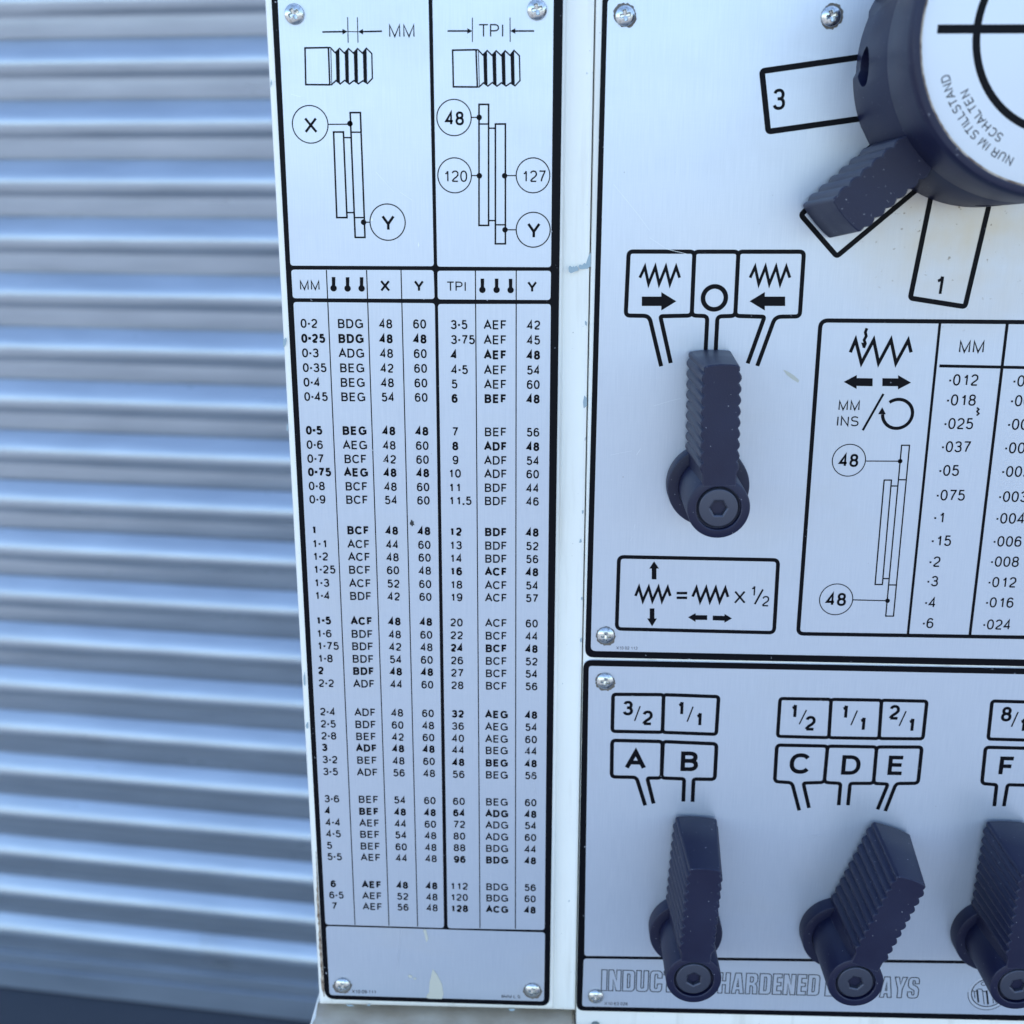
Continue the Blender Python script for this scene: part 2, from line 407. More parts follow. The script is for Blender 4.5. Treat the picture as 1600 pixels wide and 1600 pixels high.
UP_ = P(883.5, 0)[0]                      # right edge of the raised pad under the chart
ZB_COVER = P(700, 1584)[1]; ZT = P(800, 0)[1] + 70
r1 = 4.5
prof = [(UL, 300)] + arc(UL+r1, 1+r1, r1, 180, 270) + [(UP_-.8, 1.0), (UP_-.2, 1.25), (UP_, 1.9), (UP_+.15, 3.2), (UP_+.9, 4.3), (UP_+2.2, 4.7), (UP_+4.5, 4.2), (UP_+7.5, 3.0), (UP_+10, 2.2), (US-1.3, 1.9), (US-.5, 2.2), (US-.25, 3.0), (US-.25, 300)]
COVER = casing('gear_cover', prof, ZB_COVER, ZT, 7, PAINT, 'cream painted gear cover with chipped edges')
UR = 330.0
prof = [(US+.25, 300), (US+.25, 2.0), (US+.6, 1.15), (US+1.3, 1.0), (UR-3, 1.0), (UR, 4), (UR, 300)]
CASE = casing('headstock_casing', prof, ZB_COVER-60, ZT, 4, PAINT, 'cream painted headstock casing')
# lower body down to the ground, with the ledge below the gear cover
bm = bmesh.new()
def box(bm, u0, u1, v0, v1, h0, h1):
    vs_ = [bm.verts.new(W3(u, v, h)) for u in (u0, u1) for v in (v0, v1) for h in (h0, h1)]
    for q in ((0, 1, 3, 2), (4, 6, 7, 5), (0, 4, 5, 1), (2, 3, 7, 6), (0, 2, 6, 4), (1, 5, 7, 3)): bm.faces.new([vs_[i] for i in q])
zl = ZB_COVER-4.0
u_l = P(486.5, 1562)[0]
box(bm, u_l, US-.4, zl-45, zl, -290, 34)
bmesh.ops.bevel(bm, geom=[e for e in bm.edges], offset=.0016, segments=3, affect='EDGES')
bmesh.ops.recalc_face_normals(bm, faces=bm.faces)
me = bpy.data.meshes.new('gear_cover_ledge'); bm.to_mesh(me); bm.free(); smooth_by(me, math.radians(40))
obj('ledge', me, DUSTY, LATHE, W3((u_l+US)/2, zl, -100), 'dusty beige ledge under the gear cover')
bm = bmesh.new()
L0, L1 = [], []
for i in range(60):
    y = .28-.313*i/59
    L0.append(bm.verts.new((u_l/1000-.0002, y, ZC+zl/1000-.0009))); L1.append((bm.verts.new((u_l/1000+.0009, y, ZC+zl/1000+.0005)), bm.verts.new((u_l/1000+.0016+random.uniform(-.0006, .0007), y, ZC+zl/1000+.0003))))
for i in range(59):
    bm.faces.new((L0[i], L0[i+1], L1[i+1][0], L1[i][0])); bm.faces.new((L1[i][0], L1[i+1][0], L1[i+1][1], L1[i][1]))
bmesh.ops.recalc_face_normals(bm, faces=bm.faces)
obj('chipped_edge', bm, PAINT, bpy.data.objects['ledge'], W3(u_l, zl, -100))
bm = bmesh.new()
box(bm, u_l+8, UR-5, -ZC*1000+2, zl-45.5, -300, -14)
bmesh.ops.recalc_face_normals(bm, faces=bm.faces)
me = bpy.data.meshes.new('machine_base'); bm.to_mesh(me); bm.free(); smooth_by(me, math.radians(40))
obj('machine_base', me, PAINT, LATHE, W3((u_l+UR)/2, -ZC*1000, -150), 'cream painted machine base')

# ---- screws: pan head with a cross recess, one mesh shared by all
def radial_field(r, rings, n, hf):
    bm = bmesh.new(); c = bm.verts.new((0, -hf(0, 0), 0)); prev = None
    for i in range(1, rings+1):
        q = r*i/rings; ring = []
        for j in range(n):
            a = 2*PI*j/n; ring.append(bm.verts.new((q*math.cos(a), -hf(q, a), q*math.sin(a))))
        for j in range(n):
            k = (j+1) % n
            if prev is None: bm.faces.new((c, ring[j], ring[k]))
            else: bm.faces.new((prev[j], ring[j], ring[k], prev[k]))
        prev = ring
    bmesh.ops.recalc_face_normals(bm, faces=bm.faces)
    if sum(f.normal.y for f in bm.faces) > 0: bmesh.ops.reverse_faces(bm, faces=bm.faces)
    return bm
def sstep(a, b, x):
    t = max(0, min(1, (x-a)/(b-a))); return t*t*(3-2*t)
SR = .0041
def screw_h(q, a):
    t = q/SR
    h = .0024*math.sqrt(max(0, 1-(t*.94)**2.4)) - (.0004 if t > .995 else 0)
    x, z = q*math.cos(a), q*math.sin(a); best = 9
    for k in (0, PI/2):
        c, s_ = math.cos(k+.5), math.sin(k+.5); l, wd = abs(x*c+z*s_), abs(-x*s_+z*c)
        best = min(best, max(l-.0021, (wd-.00064)))
    d = sstep(.00016, -.00016, best)
    return h - .0021*d*(1-.30*q/.0021)
_b = radial_field(SR, 30, 96, screw_h)
SCREW = bpy.data.meshes.new('screw'); _b.to_mesh(SCREW); _b.free(); smooth_by(SCREW, math.radians(55)); SCREW.materials.append(STEEL)
first_screw = None
def screw(px, py, parent, rot=0.0):
    o = bpy.data.objects.new('screw', SCREW) if first_screw is None else first_screw.copy()
    COL.objects.link(o); o.parent = parent; p = W3(*P(px, py, 1.5), 0); o.location = p - WORLD[parent]; o.rotation_euler = (0, rot, 0)
    WORLD[o] = p
    return o

# ================================================================== plate one: the screw-cutting chart
out_px = [(423.3, -14), (880, -14), (858.7, 1572), (507.5, 1561)]
CH = plate('thread_chart_plate', out_px, [12, 12, 14, 16], 'tall brushed aluminium screw cutting chart with black borders')
a = Art(0, .02)
cells = [
 Z1(108, -12, 862, -12, 889, 1331, 172, 1328), Z1(882, -12, 1488, -12, 1475, 1336, 906, 1333),
 Z2(176, 68, 888, 71, 893, 215, 184, 211), Z2(907, 74, 1475, 74, 1472, 220, 909, 217),
 Z2(187, 230, 894, 236) + Z4(940, 1120, 347, 1102), Z2(910, 240, 1474, 240) + Z4(1443, 1130, 958, 1121),
 Z4(349, 1110, 1445, 1142, 1440, 1487, 368, 1455)]
a.poly(px_loop(rrect_px(out_px, [12, 12, 14, 16])), [px_loop(rrect_px(c, 5)) for c in cells])
a.build('black_border', INK, CH)
a = Art(0, .07)
for q in ((510, 422, 554.7, 1445), (572.8, 422, 607.8, 1446), (626.6, 422, 652.5, 1447.5), (742.8, 423, 750, 1450), (806.6, 423, 805.3, 1451)):
    a.pl([(q[0], q[1]), (q[2], q[3])], 1.5)
a.build('column_lines', INKP, CH)
# lettering of the chart
a = Art(0, .12)
RA = (560, 506)
Lrows = [('0·2', 'BDG', 48, 60, 0), ('0·25', 'BDG', 48, 48, 1), ('0·3', 'ADG', 48, 60, 0), ('0·35', 'BEG', 42, 60, 0), ('0·4', 'BEG', 48, 60, 0), ('0·45', 'BEG', 54, 60, 0),
 ('0·5', 'BEG', 48, 48, 1), ('0·6', 'AEG', 48, 60, 0), ('0·7', 'BCF', 42, 60, 0), ('0·75', 'AEG', 48, 48, 1), ('0·8', 'BCF', 48, 60, 0), ('0·9', 'BCF', 54, 60, 0),
 ('1', 'BCF', 48, 48, 1), ('1·1', 'ACF', 44, 60, 0), ('1·2', 'ACF', 48, 60, 0), ('1·25', 'BCF', 60, 48, 0), ('1·3', 'ACF', 52, 60, 0), ('1·4', 'BDF', 42, 60, 0),
 ('1·5', 'ACF', 48, 48, 1), ('1·6', 'BDF', 48, 60, 0), ('1·75', 'BDF', 42, 48, 0), ('1·8', 'BDF', 54, 60, 0), ('2', 'BDF', 48, 48, 1), ('2·2', 'ADF', 44, 60, 0),
 ('2·4', 'ADF', 48, 60, 0), ('2·5', 'BDF', 60, 48, 0), ('2·8', 'BEF', 42, 60, 0), ('3', 'ADF', 48, 48, 1), ('3·2', 'BEF', 48, 60, 0), ('3·5', 'ADF', 56, 48, 0),
 ('3·6', 'BEF', 54, 60, 0), ('4', 'BEF', 48, 48, 1), ('4·4', 'AEF', 44, 60, 0), ('4·5', 'BEF', 54, 48, 0), ('5', 'BEF', 60, 48, 0), ('5·5', 'AEF', 44, 48, 0),
 ('6', 'AEF', 48, 48, 1), ('6·5', 'AEF', 52, 48, 0), ('7', 'AEF', 56, 48, 0)]
LY = [400+k/3.2 for k in (340, 415, 488, 562, 635, 707, 876, 948, 1018, 1085, 1155, 1222)] + [780+k/3.2 for k in (159, 228, 292, 357, 424, 488, 613, 678, 740, 803, 864, 927, 1070, 1131, 1191, 1249, 1310, 1370)] + [1100+k/3.2 for k in (482, 542, 600, 657, 716, 772, 908, 964, 1018)]
Rrows = [('3·5', 'AEF', 42, 0), ('3·75', 'AEF', 45, 0), ('4', 'AEF', 48, 1), ('4·5', 'AEF', 54, 0), ('5', 'AEF', 60, 0), ('6', 'BEF', 48, 1),
 ('7', 'BEF', 56, 0), ('8', 'ADF', 48, 1), ('9', 'ADF', 54, 0), ('10', 'ADF', 60, 0), ('11', 'BDF', 44, 0), ('11.5', 'BDF', 46, 0),
 ('12', 'BDF', 48, 1), ('13', 'BDF', 52, 0), ('14', 'BDF', 56, 0), ('16', 'ACF', 48, 1), ('18', 'ACF', 54, 0), ('19', 'ACF', 57, 0),
 ('20', 'ACF', 60, 0), ('22', 'BCF', 44, 0), ('24', 'BCF', 48, 1), ('26', 'BCF', 52, 0), ('27', 'BCF', 54, 0), ('28', 'BCF', 56, 0),
 ('32', 'AEG', 48, 1), ('36', 'AEG', 54, 0), ('40', 'AEG', 60, 0), ('44', 'BEG', 44, 0), ('48', 'BEG', 48, 1), ('56', 'BEG', 56, 0),
 ('60', 'BEG', 60, 0), ('64', 'ADG', 48, 1), ('72', 'ADG', 54, 0), ('80', 'ADG', 60, 0), ('88', 'BDG', 44, 0), ('96', 'BDG', 48, 1),
 ('112', 'BDG', 56, 0), ('120', 'BDG', 60, 0), ('128', 'ACG', 48, 1)]
RY = [400+k/3.2 for k in (343, 418, 493, 568, 640, 712, 878, 950, 1020, 1087, 1157, 1223)] + [780+k/3.2 for k in (162, 230, 295, 360, 427, 490, 616, 680, 743, 806, 868, 930, 1073, 1134, 1195, 1253, 1315, 1375)] + [1100+k/3.2 for k in (486, 544, 601, 660, 718, 776, 910, 966, 1022)]
HC = 14.4*scale_at(*RA)[1]
uM, uL, uX, uY = P(468.6, 506)[0], P(547.5, 506)[0], P(602.5, 506)[0], P(655.5, 506)[0]
for (n, l, x, y, b), py in zip(Lrows, LY):
    v = P(662, py)[1]; wt = BOLD if b else REG
    a.text_mm(n, uM+(1.0 if n in '67' and len(n) == 1 else 0), v, HC, 'l', wt, 1.03)
    a.text_mm(l, uL, v, HC, 'c', wt, .97); a.text_mm(str(x), uX, v, HC, 'c', wt); a.text_mm(str(y), uY, v, HC, 'c', wt)
uA, uB, uC3 = P(703, 507)[0], P(699, 740)[0], P(702, 1385)[0]; uRL, uRY = P(774, 508)[0], P(833.6, 508)[0]
for (n, l, y, b), py in zip(Rrows, RY):
    v = P(712, py)[1]; wt = BOLD if b else REG; k = n.split('·')[0].split('.')[0]
    u0 = {1: uA, 2: uB, 3: uC3}[len(k)]
    a.text_mm(n, u0, v, HC, 'l', wt, 1.03); a.text_mm(l, uRL, v, HC, 'c', wt, .97); a.text_mm(str(y), uRY, v, HC, 'c', wt)
a.build('chart_lettering', INKP, CH)
# column headings
a = Art(0, .12)
for st, x, y, cap, wt in (('MM', 268, 146, 48, .125), ('X', 645, 149, 58, .19), ('Y', 814, 150, 58, .19), ('TPI', 1003, 152, 49, .125), ('Y', 1380, 154, 57, .19)):
    p = Z2(x, y)[0]; a.text(st, *p, cap/3.2, 'c', wt)
for x, y in ((388, 143), (458, 144), (528, 144), (1132, 151), (1203, 151), (1273, 152)):
    a.dot(Z2(x, y+18)[0], 16/3.2); a.pp(Z2(x-9, y-38, x+9, y-38, x+8, y+14, x-8, y+14))
a.build('column_headings', INKP, CH)
# thread drawings and gear drawings, left and right
def thread_drawing(a, dx, dy):
    q = lambda *p: Z1(*[p[i]+(dx if i % 2 == 0 else dy) for i in range(len(p))])
    a.pl(q(362, 238, 245, 240, 249, 423, 369, 424), 2.4)
    a.pl(q(362, 236, 369, 426), 2.4)
    top = (362, 238, 372, 238, 396, 264, 418, 242, 442, 266, 463, 243, 487, 266, 508, 243, 532, 266, 552, 241, 579, 268)
    bot = (369, 424, 377, 424, 400, 403, 421, 420, 443, 402, 467, 420, 489, 403, 512, 419, 535, 404, 557, 418, 582, 392)
    a.pl(q(*top, *[c for i in range(len(bot)-2, -2, -2) for c in bot[i:i+2]]), 2.0)
    a.pl(q(374, 240, 379, 422), 1.1)
    for k in range(4):
        x = 398+k*45.3; a.pp(q(x, 262, x+19, 246, x+22, 416, x+4, 405))
def arrow_line(a, p, q_, hl, hw, wpx):
    """thin arrow from p to q_ (pixels)"""
    L = math.hypot(q_[0]-p[0], q_[1]-p[1]); d = ((q_[0]-p[0])/L, (q_[1]-p[1])/L); b = (q_[0]-d[0]*hl, q_[1]-d[1]*hl)
    a.pl([p, b], wpx); a.pp([q_, (b[0]-d[1]*hw, b[1]+d[0]*hw), (b[0]+d[1]*hw, b[1]-d[0]*hw)])
a = Art(0, .07)
thread_drawing(a, 0, 0); thread_drawing(a, 738, 11)
for p in ((458, 86, 461, 214), (507, 86, 510, 214), (1082, 88, 1082, 210), (1270, 88, 1271, 210)): a.pl(Z1(*p), 1.3)
arrow_line(a, *Z1(332, 160, 458, 158), 8, 4.4, 2.2); arrow_line(a, *Z1(630, 156, 510, 159), 8, 4.4, 2.2); a.pl(Z1(458, 158, 510, 159), 1.2)
arrow_line(a, *Z1(958, 155, 1082, 155), 8, 4.4, 2.2); arrow_line(a, *Z1(1391, 155, 1271, 155), 8, 4.4, 2.2)
a.text('MM', *Z1(728, 154)[0], 65/3.2, 'c', .105, 1.02); a.text('TPI', *Z1(1177, 153)[0], 66/3.2, 'c', .105, 1.02)
a.build('thread_drawing', INKP, CH)
a = Art(0, .07)
for x, y, r, st, cap, wt in ((271, 622, 89, 'X', 80, .155), (658, 1111, 88, 'Y', 80, .165), (990, 588, 86, '48', 70, .17), (993, 877, 84, '120', 58, .125), (1385, 877, 84, '127', 58, .125), (1386, 1149, 85, 'Y', 80, .165)):
    c = Z1(x, y)[0]; a.ring(c, r/3.2, 1.7); a.text(st, *Z1(x+2, y+4)[0], cap/3.2, 'c', wt, 1.0)
for p in ((360, 622, 468, 621), (540, 1111, 570, 1111), (1078, 587, 1115, 587), (1079, 878, 1115, 878), (1245, 878, 1300, 878), (1247, 1149, 1300, 1149)): a.pl(Z1(*p), 1.6)
for p in ((470, 618), (538, 1111), (1116, 587), (1117, 879), (1243, 879), (1245, 1149)): a.dot(Z1(*p)[0], 4.3)
for p in ((388, 660, 437, 660, 455, 1088, 404, 1088), (1115, 522, 1163, 522, 1163, 1127, 1115, 1127), (1197, 620, 1247, 620, 1247, 1219, 1197, 1219), (471, 563, 522, 563, 545, 1187, 496, 1187)): a.pl(Z1(*p), 2.4, True)
for p in ((437, 688, 475, 688), (455, 1063, 491, 1063), (476, 661, 524, 661), (492, 1088, 540, 1088), (1115, 620, 1163, 620), (1163, 641, 1197, 641), (1163, 1103, 1197, 1103), (1197, 1124, 1247, 1124)): a.pl(Z1(*p), 2.0)
a.build('gear_train_drawing', INKP, CH)
a = Art(0, .07)
a.text('X10-09-111', *Z4(540, 1438)[0], 5.0, 'c', .14, .92); a.build('part_number', INKP, CH); a = Art(0, .07); a.text('8MM L S', *Z4(1274, 1462)[0], 4.6, 'c', .14, 1.0)
a.build('part_number', INKP, CH)
for x, y, r in ((459, 21.5, .0), (839, 14.5, .25), (535, 1541, .7), (832, 1549, .9)):
    s_ = screw(x, y, CH, r)
    if first_screw is None: first_screw = s_

# ================================================================== plate two: feeds, with the dial
out2 = [(941.5, -12), (1990, -12), (1990, 1049), (914, 1027)]
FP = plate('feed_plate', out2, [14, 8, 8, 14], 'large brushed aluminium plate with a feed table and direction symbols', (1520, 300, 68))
a = Art(0, .02)
a.poly(px_loop(rrect_px(out2, [14, 8, 8, 14])), [px_loop(rrect_px([(949.5, -2), (1980, -2), (1980, 1038), (923, 1017)], 8))])
a.build('black_border', INK, FP)
def zig(a, v, pts, wpx): a.pl(v(*pts), wpx, False, 0, 7)
def fat_arrow(a, v, tip, base, body, hw, bw):
    """filled arrow along one axis, all in the zoomed view"""
    (tx, ty), (bx, by), (ex, ey) = tip, base, body
    L = math.hypot(tx-ex, ty-ey); d = ((tx-ex)/L, (ty-ey)/L); n = (-d[1], d[0])
    o = lambda p, k: (p[0]+n[0]*k, p[1]+n[1]*k)
    pts = [tip, o(base, hw), o(base, bw), o(body, bw), o(body, -bw), o(base, -bw), o(base, -hw)]
    a.pp(v(*[c for p in pts for c in p]))
# direction symbols over the feed lever
a = Art(0, .07)
R_ = 7
a.pl(Z7(583, 885, 512, 585, 372, 583, 390, 202, 781, 203, 765, 583, 578, 587, 640, 866), 5.7, False, [0, 9, R_, R_, R_, R_, 4, 0])
a.pl(Z7(848, 788, 858, 586, 765, 583, 781, 203, 1043, 203, 1024, 585, 918, 588, 908, 788), 5.7, False, [0, R_, R_, R_, R_, R_, R_, 0])
a.pl(Z7(1098, 868, 1198, 590, 1024, 585, 1043, 203, 1433, 203, 1408, 588, 1262, 590, 1155, 883), 5.7, False, [0, 4, R_, R_, R_, R_, 10, 0])
for dx in (0, 656):
    zig(a, Z7, (456+dx, 358, 486+dx, 294, 508+dx, 394, 548+dx, 294, 571+dx, 394, 611+dx, 294, 635+dx, 394, 672+dx, 294, 693+dx, 358), 4.0)
fat_arrow(a, Z7, (673, 498), (584, 498), (468, 498), 55, 28); fat_arrow(a, Z7, (1109, 498), (1200, 498), (1321, 498), 55, 28)
a.ring(Z7(900, 478)[0], 68/3.81, 7.2)
a.build('direction_symbols', INK, FP)
# half rate symbol box
a = Art(0, .07)
a.pl(Z8(332, 876, 1280, 895, 1255, 1328, 318, 1305), 5.2, True, 8)
fat_arrow(a, Z8, (541, 903), (541, 946), (541, 1010), 29, 14); fat_arrow(a, Z8, (529, 1290), (529, 1243), (529, 1183), 29, 14)
zig(a, Z8, (430, 1109, 451, 1058, 474, 1138, 509, 1058, 531, 1138, 567, 1058, 588, 1138, 622, 1060, 637, 1109), 3.6)
zig(a, Z8, (770, 1113, 793, 1062, 815, 1142, 851, 1062, 873, 1142, 908, 1062, 931, 1142, 965, 1064, 981, 1115), 3.6)
a.pl(Z8(675, 1092, 738, 1092), 3.6); a.pl(Z8(675, 1120, 738, 1120), 3.6)
fat_arrow(a, Z8, (743, 1236), (788, 1237), (857, 1238), 26, 14); fat_arrow(a, Z8, (1005, 1243), (960, 1242), (890, 1240), 26, 14)
a.pl(Z8(1024, 1083, 1080, 1150), 2.6); a.pl(Z8(1080, 1083, 1022, 1150), 2.6)
a.text('1', *Z8(1130, 1079)[0], 62/3.81, 'c', .13); a.text('2', *Z8(1204, 1140)[0], 62/3.81, 'c', .13); a.pl(Z8(1140, 1158, 1189, 1070), 2.4)
a.build('rate_symbols', INK, FP); a = Art(0, .07)
a.text('X10 02 113', *Z8(379, 1419)[0], 4.6, 'c', .11, .95)
a.build('part_number', INKP, FP)
# feed table
a = Art(0, .07)
a.pl([(1800, 505)] + ZA(262, 87) + ZB(113, 1306) + [(1800, 999)], 6.0, False, [0, 12, 9, 0])
a.pl(ZA(1048, 95) + ZB(836, 1310), 3.8); a.pl(ZA(1491, 98) + ZB(1244, 1313), 4.2)
a.pl(ZA(1043, 386, 1600, 397) + [(1800, 578)], 4.2)
a.pl([(1690, 508), (1620, 995)], 4)
a.build('table_lines', INK, FP)
a = Art(0, .07)
zig(a, ZA, (457, 297, 492, 215, 530, 368, 611, 215, 643, 368, 725, 215, 757, 368, 838, 218, 857, 297), 4.6)
a.pl(ZA(566, 138, 556, 165, 562, 190, 548, 215, 556, 240, 545, 268), 4.0); a.pp(ZA(528, 232, 560, 236, 552, 262, 540, 268))
fat_arrow(a, ZA, (414, 491), (499, 492), (604, 494), 46, 26); fat_arrow(a, ZA, (857, 496), (771, 494), (668, 493), 47, 26)
a.text('MM', *ZA(449, 646)[0], 66/4.21, 'c', .125, .98); a.text('INS', *ZA(439, 750)[0], 66/4.21, 'c', .125, 1.0)
a.pl(ZA(675, 570, 539, 810), 3.2)
c0 = P(*ZA(768, 702)[0]); k0 = scale_at(*ZA(768, 702)[0])[0]/4.21
a.stroke([(c0[0]+98*k0*math.cos(math.radians(t)), c0[1]+98*k0*math.sin(math.radians(t))) for t in range(128, -181, -6)], 22*k0)
a.pp(ZA(667, 658, 640, 704, 691, 704))
for c, tx, l0, l1 in ((ZA(448, 1007), ZA(446, 1008), ZA(561, 1012), ZA(785, 1013)), (ZB(364, 1080), ZB(363, 1080), ZB(474, 1083), ZB(702, 1089))):
    a.ring(c[0], 109/4.21, 1.5); a.text('48', *tx[0], 86/4.21, 'c', .17); a.pl([l0[0], l1[0]], 1.5); a.dot(l1[0], 3.7)
for p in ((680, 293, 620, 984), (728, 293, 668, 984), (795, 65, 690, 1192), (847, 65, 741, 1192), (791, 66, 850, 66), (777, 293, 826, 293), (725, 334, 772, 334), (677, 295, 731, 295), (617, 982, 671, 982), (671, 943, 715, 943), (711, 985, 759, 985), (687, 1190, 745, 1190)): a.pl(ZB(*p), 1.8)
a.build('feed_symbols', INK, FP)
a = Art(0, .07)
a.text('MM', *ZA(1255, 260)[0], 80/4.21, 'c', .12, .96)
mm = ('·012', '·018', '·025', '·037', '·05', '·075', '·1', '·15', '·2', '·3', '·4', '·6')
ins = ('·0005', '·0007', '·001', '·0015', '·002', '·003', '·004', '·006', '·008', '·012', '·016', '·024')
my_ = [ZA(0, k)[0][1] for k in (478, 610, 765, 917, 1073, 1235)] + [ZB(0, k)[0][1] for k in (540, 692, 830, 958, 1098, 1233)]
iy = [ZA(0, k)[0][1] for k in (485, 615, 770, 925, 1080, 1245)] + [ZB(0, k)[0][1] for k in (546, 697, 830, 965, 1098, 1243)]
um, ui = P(*ZA(1100, 478)[0])[0], P(*ZA(1523, 485)[0])[0]; HN = 17.9*scale_at(1500, 600)[1]
for i in range(12):
    a.text_mm(mm[i], um, P(1490-i*8, my_[i])[1], HN, 'l', .132, .98); a.text_mm(ins[i], ui, P(1590-i*7, iy[i])[1], HN, 'l', .132, .98)
a.pl(ZA(1290, 660, 1303, 672, 1290, 685, 1303, 700, 1288, 713), 2.2)
a.build('table_lettering', INKP, FP)
# position boxes round the dial
a = Art(0, .07)
a.pl(Z5(1060, 194, 690, 247, 712, 457, 1060, 408), 8.4, False, [0, 5, 5, 0])
a.build('position_box', INK, FP); a = Art(0, .07)
a.pl(Z5(1150, 431, 825, 746, 950, 890, 1330, 573), 7.6, False, [0, 5, 5, 0])
a.build('position_box', INK, FP); a = Art(0, .07)
a.pl(Z5(1300, 570, 1205, 1035, 1395, 1065, 1505, 600), 7.4, False, [0, 5, 5, 0])
a.build('position_box', INK, FP); a = Art(0, .07)
a.text('3', *Z5(748, 345)[0], 74/2.222, 'c', .15, .95, math.radians(3)); a.build('position_number', INK, FP); a = Art(0, .07); a.text('1', *Z5(1305, 990)[0], 70/2.222, 'c', .14, 1.0, math.radians(-3))
a.build('position_number', INK, FP)
for x, y, r in ((977, 24, .3), (1299.5, 25, .15), (946.5, 994, .55)): screw(x, y, FP, r)

# ================================================================== plate three: gearbox selectors
out3 = [(911.5, 1031), (1990, 1052), (1990, 1604), (900.5, 1579)]
SP = plate('selector_plate', out3, [14, 8, 8, 12], 'brushed aluminium plate with lettered lever positions above an outlined motto')
a = Art(0, .02)
a.poly(px_loop(rrect_px(out3, [14, 8, 8, 12])), [px_loop(rrect_px([(920, 1040.5), (1980, 1061), (1980, 1507), (913, 1493.5)], 5)), px_loop(rrect_px([(912, 1497.7), (1980, 1512), (1980, 1594), (909.5, 1572.5)], 5))])
a.build('black_border', INK, SP)
a = Art(0, .07)
R_ = 6
a.pl(ZCC(297, 247, 598, 249, 591, 473, 292, 467), 5.0, True, 5); a.pl(ZCC(598, 249, 925, 261, 911, 485, 591, 473), 5.0, True, 5)
a.pl(ZCC(488, 908, 436, 741, 288, 738, 291, 521, 591, 528, 585, 745, 500, 745, 538, 897), 5.0, False, [0, R_, R_, R_, R_, R_, 4, 0])
a.pl(ZCC(715, 885, 720, 750, 585, 745, 594, 528, 913, 542, 902, 753, 776, 751, 770, 887), 5.0, False, [0, 4, R_, R_, R_, R_, 4, 0])
a.build('position_boxes', INK, SP); a = Art(0, .07)
xs = ((148, 272), (452, 277), (752, 282), (1022, 288)); xb = ((133, 497), (438, 505), (737, 510), (998, 512))
for i in range(3): a.pl(ZD(*xs[i], *xs[i+1], *xb[i+1], *xb[i]), 4.8, True, 5)
a.pl(ZD(262, 938, 219, 773, 116, 766, 129, 549, 431, 555, 411, 771, 286, 775, 320, 923), 4.8, False, [0, R_, R_, R_, R_, R_, 4, 0])
a.pl(ZD(497, 907, 508, 777, 411, 771, 431, 555, 723, 560, 704, 777, 565, 777, 552, 907), 4.8, False, [0, 4, R_, R_, R_, R_, 4, 0])
a.pl(ZD(728, 932, 790, 781, 704, 777, 723, 560, 992, 561, 969, 776, 838, 778, 774, 942), 4.8, False, [0, 4, R_, R_, R_, R_, R_, 0])
a.build('position_boxes', INK, SP); a = Art(0, .07)
a.pl(ZD(1410, 287, 1735, 296, 1712, 522, 1386, 513), 4.8, True, 5)
a.pl(ZD(1423, 913, 1437, 785, 1349, 778, 1371, 562, 1700, 570, 1680, 790, 1502, 785, 1480, 913), 4.8, False, [0, 4, R_, R_, R_, R_, 4, 0])
a.build('position_boxes', INK, SP)
LET = ((ZCC, 'A', 429, 637, 118, .2), (ZCC, 'B', 750, 646, 117, .2), (ZD, 'C', 268, 659, 122, .19), (ZD, 'D', 569, 668, 116, .19), (ZD, 'E', 838, 670, 115, .19), (ZD, 'F', 1497, 676, 116, .19))
FRA = ((ZCC, '3', 384, 329, (425, 405, 458, 317), '2', 501, 387), (ZCC, '1', 697, 329, (738, 410, 773, 320), '1', 805, 395), (ZD, '1', 228, 346, (262, 425, 305, 340), '2', 327, 419),
       (ZD, '1', 531, 350, (570, 430, 608, 343), '1', 636, 422), (ZD, '2', 828, 354, (857, 435, 898, 347), '1', 926, 428), (ZD, '8', 1495, 365, (1525, 440, 1565, 352), '1', 1590, 429))
for i0, i1 in ((0, 2), (2, 5), (5, 6)):
    a = Art(0, .07)
    for v, st, x, y, cap, wt in LET[i0:i1]: a.text(st, *v(x, y)[0], cap/3.81, 'c', wt, 1.08)
    for v, n_, x1, y1, sl, d_, x2, y2 in FRA[i0:i1]: a.text(n_, *v(x1, y1)[0], 87/3.81, 'c', .185, .98); a.text(d_, *v(x2, y2)[0], 87/3.81, 'c', .185, .98); a.pl(v(*sl), 1.8)
    a.build('position_lettering', INKP, SP)
